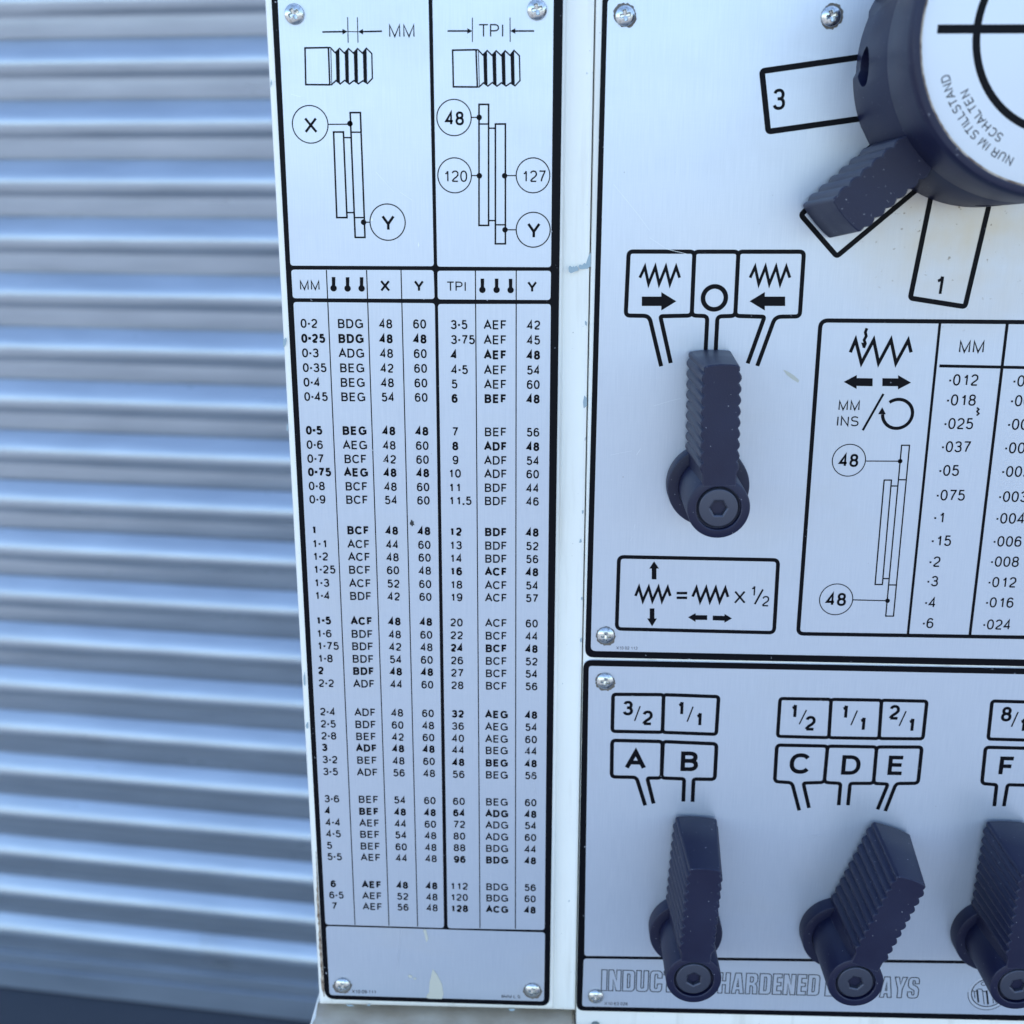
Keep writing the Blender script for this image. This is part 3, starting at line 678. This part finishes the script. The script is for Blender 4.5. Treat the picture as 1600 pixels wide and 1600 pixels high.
# the outlined motto
c8 = lambda *p: list(p)
OUT = {  # width, loops (units: cap = 1, width in its own 0..1)
 'I': (.27, [[(0, 0), (1, 0), (1, 1), (0, 1)]]),
 'N': (.62, [[(0, 0), (.36, 0), (.36, .55), (.62, 0), (1, 0), (1, 1), (.64, 1), (.64, .48), (.38, 1), (0, 1)]]),
 'D': (.60, [[(0, 0), (.75, 0), (.93, .05), (1, .14), (1, .86), (.93, .95), (.75, 1), (0, 1)], [(.40, .17), (.40, .83), (.55, .83), (.60, .78), (.60, .22), (.55, .17)]]),
 'U': (.60, [[(0, 1), (0, .14), (.08, .04), (.25, 0), (.75, 0), (.92, .04), (1, .14), (1, 1), (.61, 1), (.61, .2), (.56, .16), (.44, .16), (.39, .2), (.39, 1)]]),
 'C': (.60, [[(1, .38), (1, .14), (.92, .04), (.75, 0), (.25, 0), (.08, .04), (0, .14), (0, .86), (.08, .96), (.25, 1), (.75, 1), (.92, .96), (1, .86), (1, .66), (.62, .66), (.62, .80), (.57, .84), (.44, .84), (.39, .80), (.39, .2), (.44, .16), (.57, .16), (.62, .2), (.62, .38)]]),
 'T': (.52, [[(.28, 0), (.72, 0), (.72, .82), (1, .82), (1, 1), (0, 1), (0, .82), (.28, .82)]]),
 'O': (.60, [[(0, .14), (.08, .04), (.25, 0), (.75, 0), (.92, .04), (1, .14), (1, .86), (.92, .96), (.75, 1), (.25, 1), (.08, .96), (0, .86)], [(.39, .2), (.39, .8), (.44, .84), (.56, .84), (.61, .8), (.61, .2), (.56, .16), (.44, .16)]]),
 'H': (.62, [[(0, 0), (.37, 0), (.37, .42), (.63, .42), (.63, 0), (1, 0), (1, 1), (.63, 1), (.63, .60), (.37, .60), (.37, 1), (0, 1)]]),
 'A': (.64, [[(0, 0), (.34, 0), (.39, .18), (.61, .18), (.65, 0), (1, 0), (.74, 1), (.27, 1)], [(.43, .34), (.50, .76), (.57, .34)]]),
 'R': (.62, [[(0, 0), (.37, 0), (.37, .40), (.50, .40), (.58, .34), (.60, 0), (.97, 0), (.95, .36), (.88, .46), (.78, .50), (.92, .56), (.98, .66), (.98, .86), (.90, .96), (.75, 1), (0, 1)], [(.37, .58), (.37, .83), (.55, .83), (.61, .78), (.61, .63), (.55, .58)]]),
 'E': (.46, [[(0, 0), (1, 0), (1, .18), (.48, .18), (.48, .42), (.92, .42), (.92, .59), (.48, .59), (.48, .82), (1, .82), (1, 1), (0, 1)]]),
 'B': (.60, [[(0, 0), (.75, 0), (.93, .05), (1, .14), (1, .40), (.86, .51), (1, .62), (1, .86), (.93, .95), (.75, 1), (0, 1)], [(.40, .17), (.40, .41), (.6, .41), (.6, .17)], [(.40, .60), (.40, .83), (.6, .83), (.6, .60)]]),
 'W': (.92, [[(.14, 0), (.40, 0), (.5, .55), (.60, 0), (.86, 0), (1, 1), (.76, 1), (.70, .40), (.60, 1), (.40, 1), (.30, .40), (.24, 1), (0, 1)]]),
 'Y': (.66, [[(.32, 0), (.68, 0), (.68, .40), (1, 1), (.64, 1), (.5, .64), (.36, 1), (0, 1), (.32, .40)]]),
 'S': (.58, [[(0, .30), (0, .14), (.08, .04), (.25, 0), (.75, 0), (.92, .04), (1, .14), (1, .42), (.86, .54), (.42, .66), (.39, .80), (.44, .85), (.56, .85), (.61, .80), (.61, .70), (.98, .70), (.98, .86), (.90, .96), (.75, 1), (.25, 1), (.08, .96), (0, .86), (0, .60), (.12, .50), (.58, .36), (.61, .20), (.56, .15), (.44, .15), (.39, .20), (.39, .30)]]),
}
a = Art(0, .07)
def motto(word, x0, x1, yb0, yt0):
    """one outlined word between two pixel columns"""
    u0, v0 = P(x0, yb0); u1 = P(x1, yb0+.0165*(x1-x0))[0]; hh = P(x0, yt0)[1]-v0
    tot = sum(OUT[c][0] for c in word) + .09*(len(word)-1); k = (u1-u0)/tot
    for c in word:
        wd, loops = OUT[c]
        for l in loops: a.stroke([(u0+x*wd*k, v0+y*hh) for x, y in l], .44, True, 1.8)
        u0 += (wd+.09)*k
motto('INDUCTION', 939.5, 1107, 1547.5, 1515); motto('HARDENED', 1121, 1279, 1551.5, 1519.5); motto('BEDWAYS', 1288.5, 1434, 1556, 1524)
a.build('outlined_motto', INKP, SP); a = Art(0, .07)
a.text('X10 63 028', *ZE(367, 1458)[0], 4.6, 'c', .12, .95)
a.build('part_number', INKP, SP)
# round emblem: ring with tower-like bars
EC = view(1480, 1480, 13.333)
a = Art(0, .07)
ec = EC(850, 950)[0]; u, v = P(*ec); k = scale_at(*ec)[0]/13.333
a.stroke([(u+345*k*math.cos(t*PI/30), v+345*k*math.sin(t*PI/30)) for t in range(60)], 20*k, True)
a.stroke([(u+415*k*math.cos(math.radians(t)), v+425*k*math.sin(math.radians(t))-4*k) for t in range(178, 362, 4)], 12*k)
for p in ((560, 920, 580, 1060), (620, 880, 650, 1150), (735, 900, 770, 1190), (820, 900, 850, 1190), (945, 920, 960, 1170), (1010, 880, 1020, 1150)): a.pl(EC(*p), 2.2 if p[0] in (620, 820, 1010) else 1.0)
for p in ((515, 870, 545, 920, 620, 920), (640, 870, 720, 870, 735, 920, 820, 920), (840, 870, 930, 870, 945, 920, 1010, 920)): a.pl(EC(*p), 1.0)
a.ring(EC(755, 760)[0], 3.4, 1.0)
a.build('round_emblem', INKP, SP)
a = Art(0, .05)
a.stroke([(u+381*k*math.cos(t*PI/30), v+383*k*math.sin(t*PI/30)-2*k) for t in range(60)], 52*k, True)
a.build('emblem_rim', SCRATCH, SP)
for x, y, r in ((945.5, 1065.5, .75), (931, 1559, .6)): screw(x, y, SP, r)

# ================================================================== levers
def lathe_mesh(profile, n=64, name='turned'):
    """profile: (radius, h) mm turned about the axis normal to the face, centred on the origin"""
    bm = bmesh.new(); rings = []
    for r, h in profile:
        if r < 1e-6: rings.append([bm.verts.new((0, -h/1000, 0))])
        else: rings.append([bm.verts.new((r/1000*math.cos(2*PI*j/n), -h/1000, r/1000*math.sin(2*PI*j/n))) for j in range(n)])
    for a_, b_ in zip(rings, rings[1:]):
        for j in range(n):
            k = (j+1) % n
            q = [a_[j % len(a_)], a_[k % len(a_)], b_[k % len(b_)], b_[j % len(b_)]]
            u = []
            for x in q:
                if x not in u: u.append(x)
            if len(u) > 2: bm.faces.new(u)
    bmesh.ops.recalc_face_normals(bm, faces=bm.faces)
    me = bpy.data.meshes.new(name); bm.to_mesh(me); bm.free(); smooth_by(me, math.radians(32)); return me
def grip_outline(hw, v0, v1, r0, pitch, nrib, amp, k=1.0):
    """outline in lever coordinates (u across, v along): straight shank, ribbed sides, rounded square end"""
    side = [(hw, v0)]; s0 = r0
    side.append((hw, s0-.3))
    for i in range(nrib):
        for j in range(1, 9):
            t = j/8; side.append((hw+amp*(math.sin(PI*t)**.85-.15), s0+(i+t)*pitch))
    e = s0+nrib*pitch
    side.append((hw+.15, e+.5)); side.append((hw+.25, v1-1.6))
    for j in range(1, 5): side.append((hw+.25-1.5*(1-math.cos(j/4*PI/2)), v1-1.6+1.3*math.sin(j/4*PI/2)))
    top = [(hw*.5, v1+.05), (0, v1+.2), (-hw*.5, v1+.05)]
    return side + top + [(-x, y) for x, y in reversed(side)]
def grip_mesh(hb, hf, wb, wf, v0, v1, r0, nrib, name, vb=0.0, amp=1.25):
    bm = bmesh.new(); rings = []; pitch = (v1-3.2-r0)/nrib
    lv = [(hb, wb-.6), (hb+.6, wb)] + [(hb+(hf-hb)*t, wb+(wf-wb)*t) for t in (.5,)] + [(hf-.4, wf), (hf, wf-.4)]
    for i, (h, hw) in enumerate(lv):
        d = .0 if i not in (0, len(lv)-1) else .35
        e_ = vb*(hf-h)/(hf-hb); lp = grip_outline(hw, v0, v1-d+e_, r0, pitch+e_/nrib, nrib, amp if i < len(lv)-1 else amp-.1)
        rings.append([bm.verts.new((x/1000, -h/1000, y/1000)) for x, y in lp])
    n = len(rings[0])
    for a_, b_ in zip(rings, rings[1:]):
        for i in range(n): bm.faces.new((a_[i], a_[(i+1) % n], b_[(i+1) % n], b_[i]))
    for rg, lp in ((rings[0], 0), (rings[-1], 1)):
        for t in tessellate_polygon([[Vector((v.co.x, v.co.z, 0)) for v in rg]]):
            try: bm.faces.new([rg[i] for i in t])
            except ValueError: pass
    bmesh.ops.recalc_face_normals(bm, faces=bm.faces)
    me = bpy.data.meshes.new(name); bm.to_mesh(me); bm.free(); smooth_by(me, math.radians(35))
    for p in me.polygons:
        if abs(p.normal.y) > .9: p.use_smooth = False
    return me
HF = 42.0
def local_part(name, me, material, parent, at=(0, 0, 0), rot=0.0, label=None):
    if not me.materials: me.materials.append(material)
    o = bpy.data.objects.new(name, me); COL.objects.link(o); o.parent = parent; o.location = at; o.rotation_euler = (0, rot, 0)
    if label: o['label'] = label
    return o
boss_me = lathe_mesh([(13.3, .2), (13.3, HF-.9), (13.05, HF-.3), (12.5, HF), (9.9, HF), (9.55, HF-.25), (9.4, HF-2.2), (0, HF-2.2)], 72, 'lever_boss')
collar_me = lathe_mesh([(18.4, .1), (18.4, 7.2), (18.1, 7.8), (17.5, 8.0), (13.5, 8.0)], 72, 'lever_collar')
HEXR = .0029
def cap_h(q, a_):
    base = .0010*(1-(q/.0088)**2)*.4 - (.0012*sstep(.0081, .0088, q))
    s6 = q*math.cos(((a_+.2) % (PI/3))-PI/6)
    return HF/1000-.0005+base - .0032*sstep(HEXR+.00012, HEXR-.00012, s6) - .0005*sstep(HEXR+.0009, HEXR, s6)
_b = radial_field(.0088, 34, 96, cap_h); cap_me = bpy.data.meshes.new('cap_screw'); _b.to_mesh(cap_me); _b.free(); smooth_by(cap_me, math.radians(40))
grip_me = grip_mesh(2.5, HF+.06, 9.1, 7.15, 9.75, 61, 15.5, 9, 'ribbed_grip')
wide_me = grip_mesh(2.0, HF+.06, 10.0, 7.15, 9.75, 61, 15.5, 9, 'wide_grip', 3.6, 1.55)
def make_lever(foot, angle, label):
    p = W3(*foot, 0)
    if not boss_me.materials: boss_me.materials.append(PLASTIC)
    L = bpy.data.objects.new('selector_lever', boss_me); COL.objects.link(L); L.parent = LATHE
    L.location = p - WORLD[LATHE]; L.rotation_euler = (0, angle, 0); WORLD[L] = p; L['label'] = label
    local_part('collar', collar_me, PLASTIC, L); local_part('ribbed_grip', grip_me, PLASTIC, L); local_part('cap_screw', cap_me, OXIDE, L, rot=random.uniform(0, 1))
    return L
def dup_lever(src, foot, angle, label):
    L = src.copy(); COL.objects.link(L); p = W3(*foot, 0); L.location = p - WORLD[LATHE]; L.rotation_euler = (0, angle, 0); L['label'] = label; WORLD[L] = p
    for c in src.children:
        d = c.copy(); COL.objects.link(d); d.parent = L
        if c.name.startswith('ribbed_grip'): wide_me.materials.append(PLASTIC) if not wide_me.materials else None; d.data = wide_me
        if c.name.startswith('cap_screw'): d.rotation_euler = (0, random.uniform(0, 1), 0)
    return L
lv1 = make_lever(P(1123, 794.5, HF), math.radians(-1.6), 'navy ribbed lever under the feed direction symbols')
dup_lever(lv1, P(1084, 1531, HF), math.radians(2.6), 'navy ribbed lever pointing up to the letter B')
dup_lever(lv1, P(1337, 1536.5, HF), math.radians(20.4), 'navy ribbed lever tilted right towards the letter E')
dup_lever(lv1, P(1591, 1541, HF), math.radians(1.5), 'navy ribbed lever below the letter F at the right edge')

# ================================================================== the dial
AX = (182.3, 44.6); DH = 72.0; DR = 55.7; FR = 53.75           # middle of the face; the body is sheared to join the set foot and face
BX = (178.8, 37.8)                                            # middle of the foot
def lean(h): return ((AX[0]-BX[0])*(h-DH)/DH, (AX[1]-BX[1])*(h-DH)/DH)
n = 160
def dial_r(h, th):
    d = math.degrees(th) % 360
    r = DR + .023*h
    if h < 16 and 158 < d < 184: r -= .9
    if h < 16 and (184 <= d < 206): r += .25
    return r
bm = bmesh.new(); rings = []
lv = [(.1, 0), (15, 0), (16.5, 0), (44, 0), (44.6, .25), (45.2, 0), (DH-4, 0), (DH-1.2, .5), (DH-.2, 1.2), (DH, 2.0)]
for h, ins_ in lv: rings.append([bm.verts.new(((dial_r(h, 2*PI*j/n)-ins_)/1000*math.cos(2*PI*j/n), -h/1000, (dial_r(h, 2*PI*j/n)-ins_)/1000*math.sin(2*PI*j/n))) for j in range(n)])
for r, h in ((FR+.25, DH), (FR, DH-.4), (FR, DH-3.5), (10, DH-3.5)): rings.append([bm.verts.new((r/1000*math.cos(2*PI*j/n), -h/1000, r/1000*math.sin(2*PI*j/n))) for j in range(n)])
for a_, b_ in zip(rings, rings[1:]):
    for j in range(n): bm.faces.new((a_[j], a_[(j+1) % n], b_[(j+1) % n], b_[j]))
bm.faces.new(rings[0]); bm.faces.new(rings[-1])
for v in bm.verts:
    l = lean(-v.co.y*1000); v.co.x += l[0]/1000; v.co.z += l[1]/1000
bmesh.ops.recalc_face_normals(bm, faces=bm.faces)
me = bpy.data.meshes.new('speed_dial'); bm.to_mesh(me); bm.free()
# sockets drilled in the skirt: a bored wall, cut with real cylinders that are removed again
tmp = bpy.data.objects.new('tmp', me); COL.objects.link(tmp)
cutters = []
for deg, hh in ((182, 14), (272, 15)):
    cb = bmesh.new(); bmesh.ops.create_cone(cb, cap_ends=True, segments=32, radius1=.0078, radius2=.0078, depth=.03)
    cm = bpy.data.meshes.new('cut'); cb.to_mesh(cm); cb.free(); co = bpy.data.objects.new('cut', cm); COL.objects.link(co)
    t = math.radians(deg); d = Vector((math.cos(t), 0, math.sin(t))); co.matrix_world = Matrix.Translation(d*.054+Vector((lean(hh)[0]/1000, -hh/1000, lean(hh)[1]/1000))) @ d.to_track_quat('Z', 'Y').to_matrix().to_4x4()
    b = tmp.modifiers.new('b', 'BOOLEAN'); b.object = co; b.operation = 'DIFFERENCE'; b.solver = 'EXACT'; cutters.append(co)
bpy.context.view_layer.update()
dg = bpy.context.evaluated_depsgraph_get(); me2 = bpy.data.meshes.new_from_object(tmp.evaluated_get(dg)); me2.name = 'speed_dial'
for o in cutters + [tmp]: bpy.data.objects.remove(o)
smooth_by(me2, math.radians(28)); me2.materials.clear(); me2.materials.append(PLASTIC)
DIAL = bpy.data.objects.new('speed_dial', me2); COL.objects.link(DIAL); DIAL.parent = LATHE
WORLD[DIAL] = W3(*AX, 0); DIAL.location = WORLD[DIAL]-WORLD[LATHE]; DIAL['label'] = 'large round navy dial with a white enamel face'
HW = DH-.9
face_me = lathe_mesh([(FR-.15, DH-3.4), (FR-.15, HW-.15), (FR-.4, HW), (0, HW)], 96, 'dial_face')
local_part('dial_face', face_me, DIALW, DIAL)
tan_me = lathe_mesh([(FR+.06, HW-1), (FR+.06, HW+.12), (FR-.55, HW+.13), (FR-.8, HW-.1)], 96, 'worn_edge'); local_part('worn_edge', tan_me, RUST, DIAL)
# printing on the face
a = Art(HW, .03)
pts = [P(1523, 55, HW)]
rr = math.hypot(pts[0][0]-AX[0], pts[0][1]-AX[1])-.6
a.stroke([(AX[0]+rr*math.cos(t*PI/40), AX[1]+rr*math.sin(t*PI/40)) for t in range(80)], 2.75, True)
q = P(1464.5, 45.5, HW); a.stroke([q, (AX[0]+(AX[0]-q[0])*.9, q[1])], 3.0)
def arc_text(st, p0, p1, h, wt):
    """letters with their feet towards the axis, running clockwise from p0 to p1 (pixels of the first and last letters)"""
    q0, q1 = P(*p0, HW), P(*p1, HW)
    t0, t1 = (math.atan2(q[1]-AX[1], q[0]-AX[0]) % (2*PI) for q in (q0, q1))
    r0, r1_ = (math.hypot(q[0]-AX[0], q[1]-AX[1]) for q in (q0, q1))
    adv = [glyph(c, wt)[1] for c in st]; pos = [sum(adv[:i])+adv[i]/2 for i in range(len(st))]
    span = pos[-1]-pos[0]
    for c, ps in zip(st, pos):
        f = (ps-pos[0])/span; t = t0+(t1-t0)*f; r = r0+(r1_-r0)*f
        a.text_mm(c, AX[0]+r*math.cos(t), AX[1]+r*math.sin(t), h, 'c', wt, .92, t-PI/2)
NV = view(1440, 100, 8)
arc_text('NUR IM STILLSTAND', NV(1100, 1205)[0], NV(300, 185)[0], 3.2, .13)
arc_text('SCHALTEN', NV(968, 915)[0], NV(545, 375)[0], 3.2, .13)
a.build('dial_printing', INKP, DIAL)
# ribbed pointer of the dial
PX = (AX[0]+lean(45)[0], AX[1]+lean(45)[1]); tip = P(1320, 339, 45); tv = (tip[0]-PX[0], tip[1]-PX[1]); tl = math.hypot(*tv); ta = math.atan2(tv[0], tv[1])
pt_me = grip_mesh(3.0, 45, 9.2, 8.3, 40, tl, DR+1, 6, 'pointer_grip', .4)
pt_me.transform(Matrix.Rotation(ta, 4, 'Y'))
for v in pt_me.vertices:
    l = lean(-v.co.y*1000); v.co.x += l[0]/1000; v.co.z += l[1]/1000
local_part('pointer_grip', pt_me, PLASTIC, DIAL)
print('pointer length', tl, 'angle', math.degrees(ta))

# ================================================================== wear: chips, stains, scratches
def blob(a, c, rx, ry, n=14, jag=.35):
    pts = []
    for i in range(n):
        t = 2*PI*i/n; k = 1+random.uniform(-jag, jag); pts.append((c[0]+rx*k*math.cos(t), c[1]+ry*k*math.sin(t)))
    a.pp(pts)
def mark(name, material, parent, h, lev, fn):
    q = Art(h, lev); fn(q); q.build(name, material, parent)
V9 = view(860, 380, 16)
for pts in (V9(1010, 215, 1005, 590, 965, 600, 935, 640, 880, 638, 780, 655, 735, 640, 705, 590, 728, 530, 795, 550, 850, 495, 890, 520, 915, 430, 950, 330),
            V9(450, 610, 485, 558, 545, 600, 572, 575, 600, 600, 650, 560, 690, 620, 703, 680, 620, 705, 510, 752, 460, 710), [(913, 618), (917, 622), (917, 634), (912, 638), (911, 628)]):
    mark('paint_chip', CHIP, COVER, -1.9, .1, lambda q: q.pp(pts))
for c, r in [((x, y), (1.6, 3.2)) for x, y in ((915.5, 505), (910.5, 800), (907, 845), (908, 1000), (909, 935))]: mark('paint_chip', CHIP, COVER, -1.9, .1, lambda q: blob(q, c, *r))
for c, r in (((547, 1571), (6, 1.6)), ((576, 1570.5), (2.6, 1.5)), ((800, 1578), (5, 1.6)), ((480, 1135), (1.8, 5)), ((445, 535), (2.6, 7)), ((449, 668), (1.3, 6)), ((423.5, 130), (1.2, 5)), ((475.5, 1062), (1.5, 11))):
    mark('paint_chip', CHIP, COVER, -1.0, .03, lambda q: blob(q, c, *r))
a = Art(-1.0, .05)
lft, rgt = [], []
for i in range(0, 43):
    y = 1330+i*5.4; xb_ = 493.3+(y-1330)*.0585
    k = sstep(1330, 1420, y)*(1 if y < 1540 else (1562-y)/22)
    lft.append((xb_-k*(3.2+random.uniform(-1.4, 1.2)), y)); rgt.append((xb_+.6, y))
a.pp(lft+rgt[::-1])
a.build('rusty_edge', RUST, COVER)
a = Art(0, .16)
a.pp(Z4(884, 1325, 905, 1350, 930, 1400, 937, 1450, 930, 1474, 860, 1472, 850, 1460, 866, 1440, 868, 1390))
a.build('dried_glue', GLUE, CH)
mark('dried_glue', GLUE, CH, 0, .16, lambda q: q.pp(Z4(836, 1128, 850, 1126, 862, 1175, 852, 1190, 842, 1150)))
for c, r in ((Z4(770, 1362)[0], (3, 2.6)), (Z4(795, 1372)[0], (2.4, 1.6))): mark('dried_glue', GLUE, CH, 0, .16, lambda q: blob(q, c, *r))
def tar(q): blob(q, (644, 818.5), 3.4, 3.6); blob(q, (643, 816.5), 2, 4)
mark('tar_spot', DIRT, CH, 0, .17, tar)
for p in (Z1(175, 470, 225, 485), Z2(560, 950, 640, 1020, 730, 1085), Z2(370, 885, 375, 950), Z1(600, 860, 690, 960), Z1(720, 960, 780, 1000), Z4(730, 1120, 715, 1240, 705, 1330), Z3(1330, 1170, 1370, 1330, 1400, 1480)):
    mark('scratch', SCRATCH, CH, 0, .18, lambda q: q.pl(p, .55))
for c, r in ((Z1(580, 1098)[0], (1.6, 2.4)), (Z1(812, 1225)[0], (1.2, 4.2))): mark('scratch', SCRATCH, CH, 0, .18, lambda q: blob(q, c, *r))
for p in (Z5(175, 640, 260, 745, 300, 800), Z5(300, 825, 360, 865, 430, 882), Z7(540, 1120, 640, 1090, 700, 1075), Z8(280, 270, 340, 258, 410, 245), Z8(435, 270, 460, 232), Z8(400, 780, 412, 755), Z8(420, 715, 428, 682), Z7(440, 1410, 462, 1375)):
    mark('scratch', SCRATCH, FP, 0, .18, lambda q: q.pl(p, .5))
mark('dried_glue', GLUE, FP, 0, .19, lambda q: q.pp(Z7(1310, 905, 1340, 918, 1375, 940, 1405, 968, 1398, 982, 1365, 962, 1330, 935)))
for p in (ZCC(1480, 1095, 1530, 1085), ZCC(740, 925, 760, 918), ZD(330, 1092, 360, 1085)): mark('scratch', SCRATCH, SP, 0, .18, lambda q: q.pl(p, .7))
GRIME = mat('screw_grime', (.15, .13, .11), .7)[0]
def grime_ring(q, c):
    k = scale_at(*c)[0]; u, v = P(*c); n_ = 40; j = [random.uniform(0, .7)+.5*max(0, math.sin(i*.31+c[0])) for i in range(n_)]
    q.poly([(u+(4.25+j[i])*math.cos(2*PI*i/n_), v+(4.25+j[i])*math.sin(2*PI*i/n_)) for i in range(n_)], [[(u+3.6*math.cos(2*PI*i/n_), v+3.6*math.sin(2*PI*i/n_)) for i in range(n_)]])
for c, par in (((977, 24), FP), ((1299.5, 25), FP), ((946.5, 994), FP), ((945.5, 1065.5), SP), ((535, 1541), CH), ((832, 1549), CH)): mark('grime_ring', GRIME, par, 0, .06, lambda q: grime_ring(q, c))
# small grey stud below the selector plate
p = W3(*P(930.5, 1603), -1)
st_me = lathe_mesh([(2.2, 0), (2.2, 1.6), (1.8, 2.2), (0, 2.3)], 32, 'grey_stud')
o = local_part('grey_stud', st_me, GREY, CASE, p-WORLD[CASE])

# ================================================================== roller shutter behind, and the ground
SH = math.atan2(.12018, .99264); Y0 = (1544-DIST)/1000            # yaw of the shutter and its distance behind the face on the camera's axis
PITCH = .075; ZBOT = .006; NL = 46; X0, X1 = -1.9, 1.5
SHUT = empty('roller_shutter', (0, Y0, 0)); SHUT.rotation_euler = (0, 0, -SH)
tag(SHUT, 'galvanised steel roller shutter of horizontal curved slats behind the lathe', 'roller shutter')
prof = []
prof += [(.004, .056)]
for i in range(NL):                                            # each slat: groove, flat foot, then a bulge that turns up into the next groove
    z = .0735+i*PITCH
    prof += [(.0045, z), (.0045, z+.0022), (.0002, z+.0028)]
    for t in range(1, 9): prof.append((-.0046*t/8-.0005*math.sin(PI*t/8), z+.0028+.0240*t/8))
    for t in range(1, 21):
        u = t/20; prof.append((-.0046*(1-u)-.0118*math.sin(PI*u**.86)*sstep(-.04, .18, u)**.5, z+.0268+.0470*u))
    prof += [(.003, z+.0744)]
bm = bmesh.new(); rows = []
for y, z in prof: rows.append([bm.verts.new((x, y, z)) for x in (X0, -.6, .3, X1)])
for a_, b_ in zip(rows, rows[1:]):
    for i in range(3): bm.faces.new((a_[i], a_[i+1], b_[i+1], b_[i]))
me = bpy.data.meshes.new('slat_curtain'); bm.to_mesh(me); bm.free(); smooth_by(me, math.radians(30)); me.materials.append(GALV)
so = bpy.data.objects.new('slat_curtain', me); COL.objects.link(so); so.parent = SHUT
md = so.modifiers.new('gauge', 'SOLIDIFY'); md.thickness = .0012; md.offset = 1
bm = bmesh.new()
for y0, y1, z0, z1 in ((-.010, .014, ZBOT, ZBOT+.044), (-.006, .010, ZBOT+.0445, .0742)):
    v_ = [bm.verts.new((x, y, z)) for x in (X0, X1) for y in (y0, y1) for z in (z0, z1)]
    for q in ((0, 1, 3, 2), (4, 6, 7, 5), (0, 4, 5, 1), (2, 3, 7, 6), (0, 2, 6, 4), (1, 5, 7, 3)): bm.faces.new([v_[i] for i in q])
bmesh.ops.bevel(bm, geom=list(bm.edges), offset=.002, segments=2, affect='EDGES'); bmesh.ops.recalc_face_normals(bm, faces=bm.faces)
me = bpy.data.meshes.new('bottom_rail'); bm.to_mesh(me); bm.free(); me.materials.append(GALV)
o = bpy.data.objects.new('bottom_rail', me); COL.objects.link(o); o.parent = SHUT
bm = bmesh.new()
v_ = [bm.verts.new((x, y, z)) for x in (X0, X1) for y in (-.008, .012) for z in (.0008, ZBOT-.0004)]
for q in ((0, 1, 3, 2), (4, 6, 7, 5), (0, 4, 5, 1), (2, 3, 7, 6), (0, 2, 6, 4), (1, 5, 7, 3)): bm.faces.new([v_[i] for i in q])
bmesh.ops.recalc_face_normals(bm, faces=bm.faces)
me = bpy.data.meshes.new('rubber_seal'); bm.to_mesh(me); bm.free(); me.materials.append(RUBBER)
o = bpy.data.objects.new('rubber_seal', me); COL.objects.link(o); o.parent = SHUT
bm = bmesh.new()
bmesh.ops.create_grid(bm, x_segments=8, y_segments=8, size=120)
me = bpy.data.meshes.new('ground'); bm.to_mesh(me); bm.free(); me.materials.append(GROUND)
g = bpy.data.objects.new('ground', me); COL.objects.link(g); g['kind'] = 'structure'

DARK_GROUND = mat('dark_ground', (.05, .055, .07), .6)[0]  # darker strip of ground along the foot of the shutter
bm = bmesh.new(); v_ = [bm.verts.new((x, y, .004)) for x, y in ((-2.2, -.34), (1.6, -.34), (1.6, .03), (-2.2, .03))]; bm.faces.new(v_)
me = bpy.data.meshes.new('dark_ground_strip'); bm.to_mesh(me); bm.free(); me.materials.append(DARK_GROUND)
g2 = bpy.data.objects.new('dark_ground_strip', me); COL.objects.link(g2); g2['kind'] = 'structure'; g2.location = SHUT.location; g2.rotation_euler = SHUT.rotation_euler
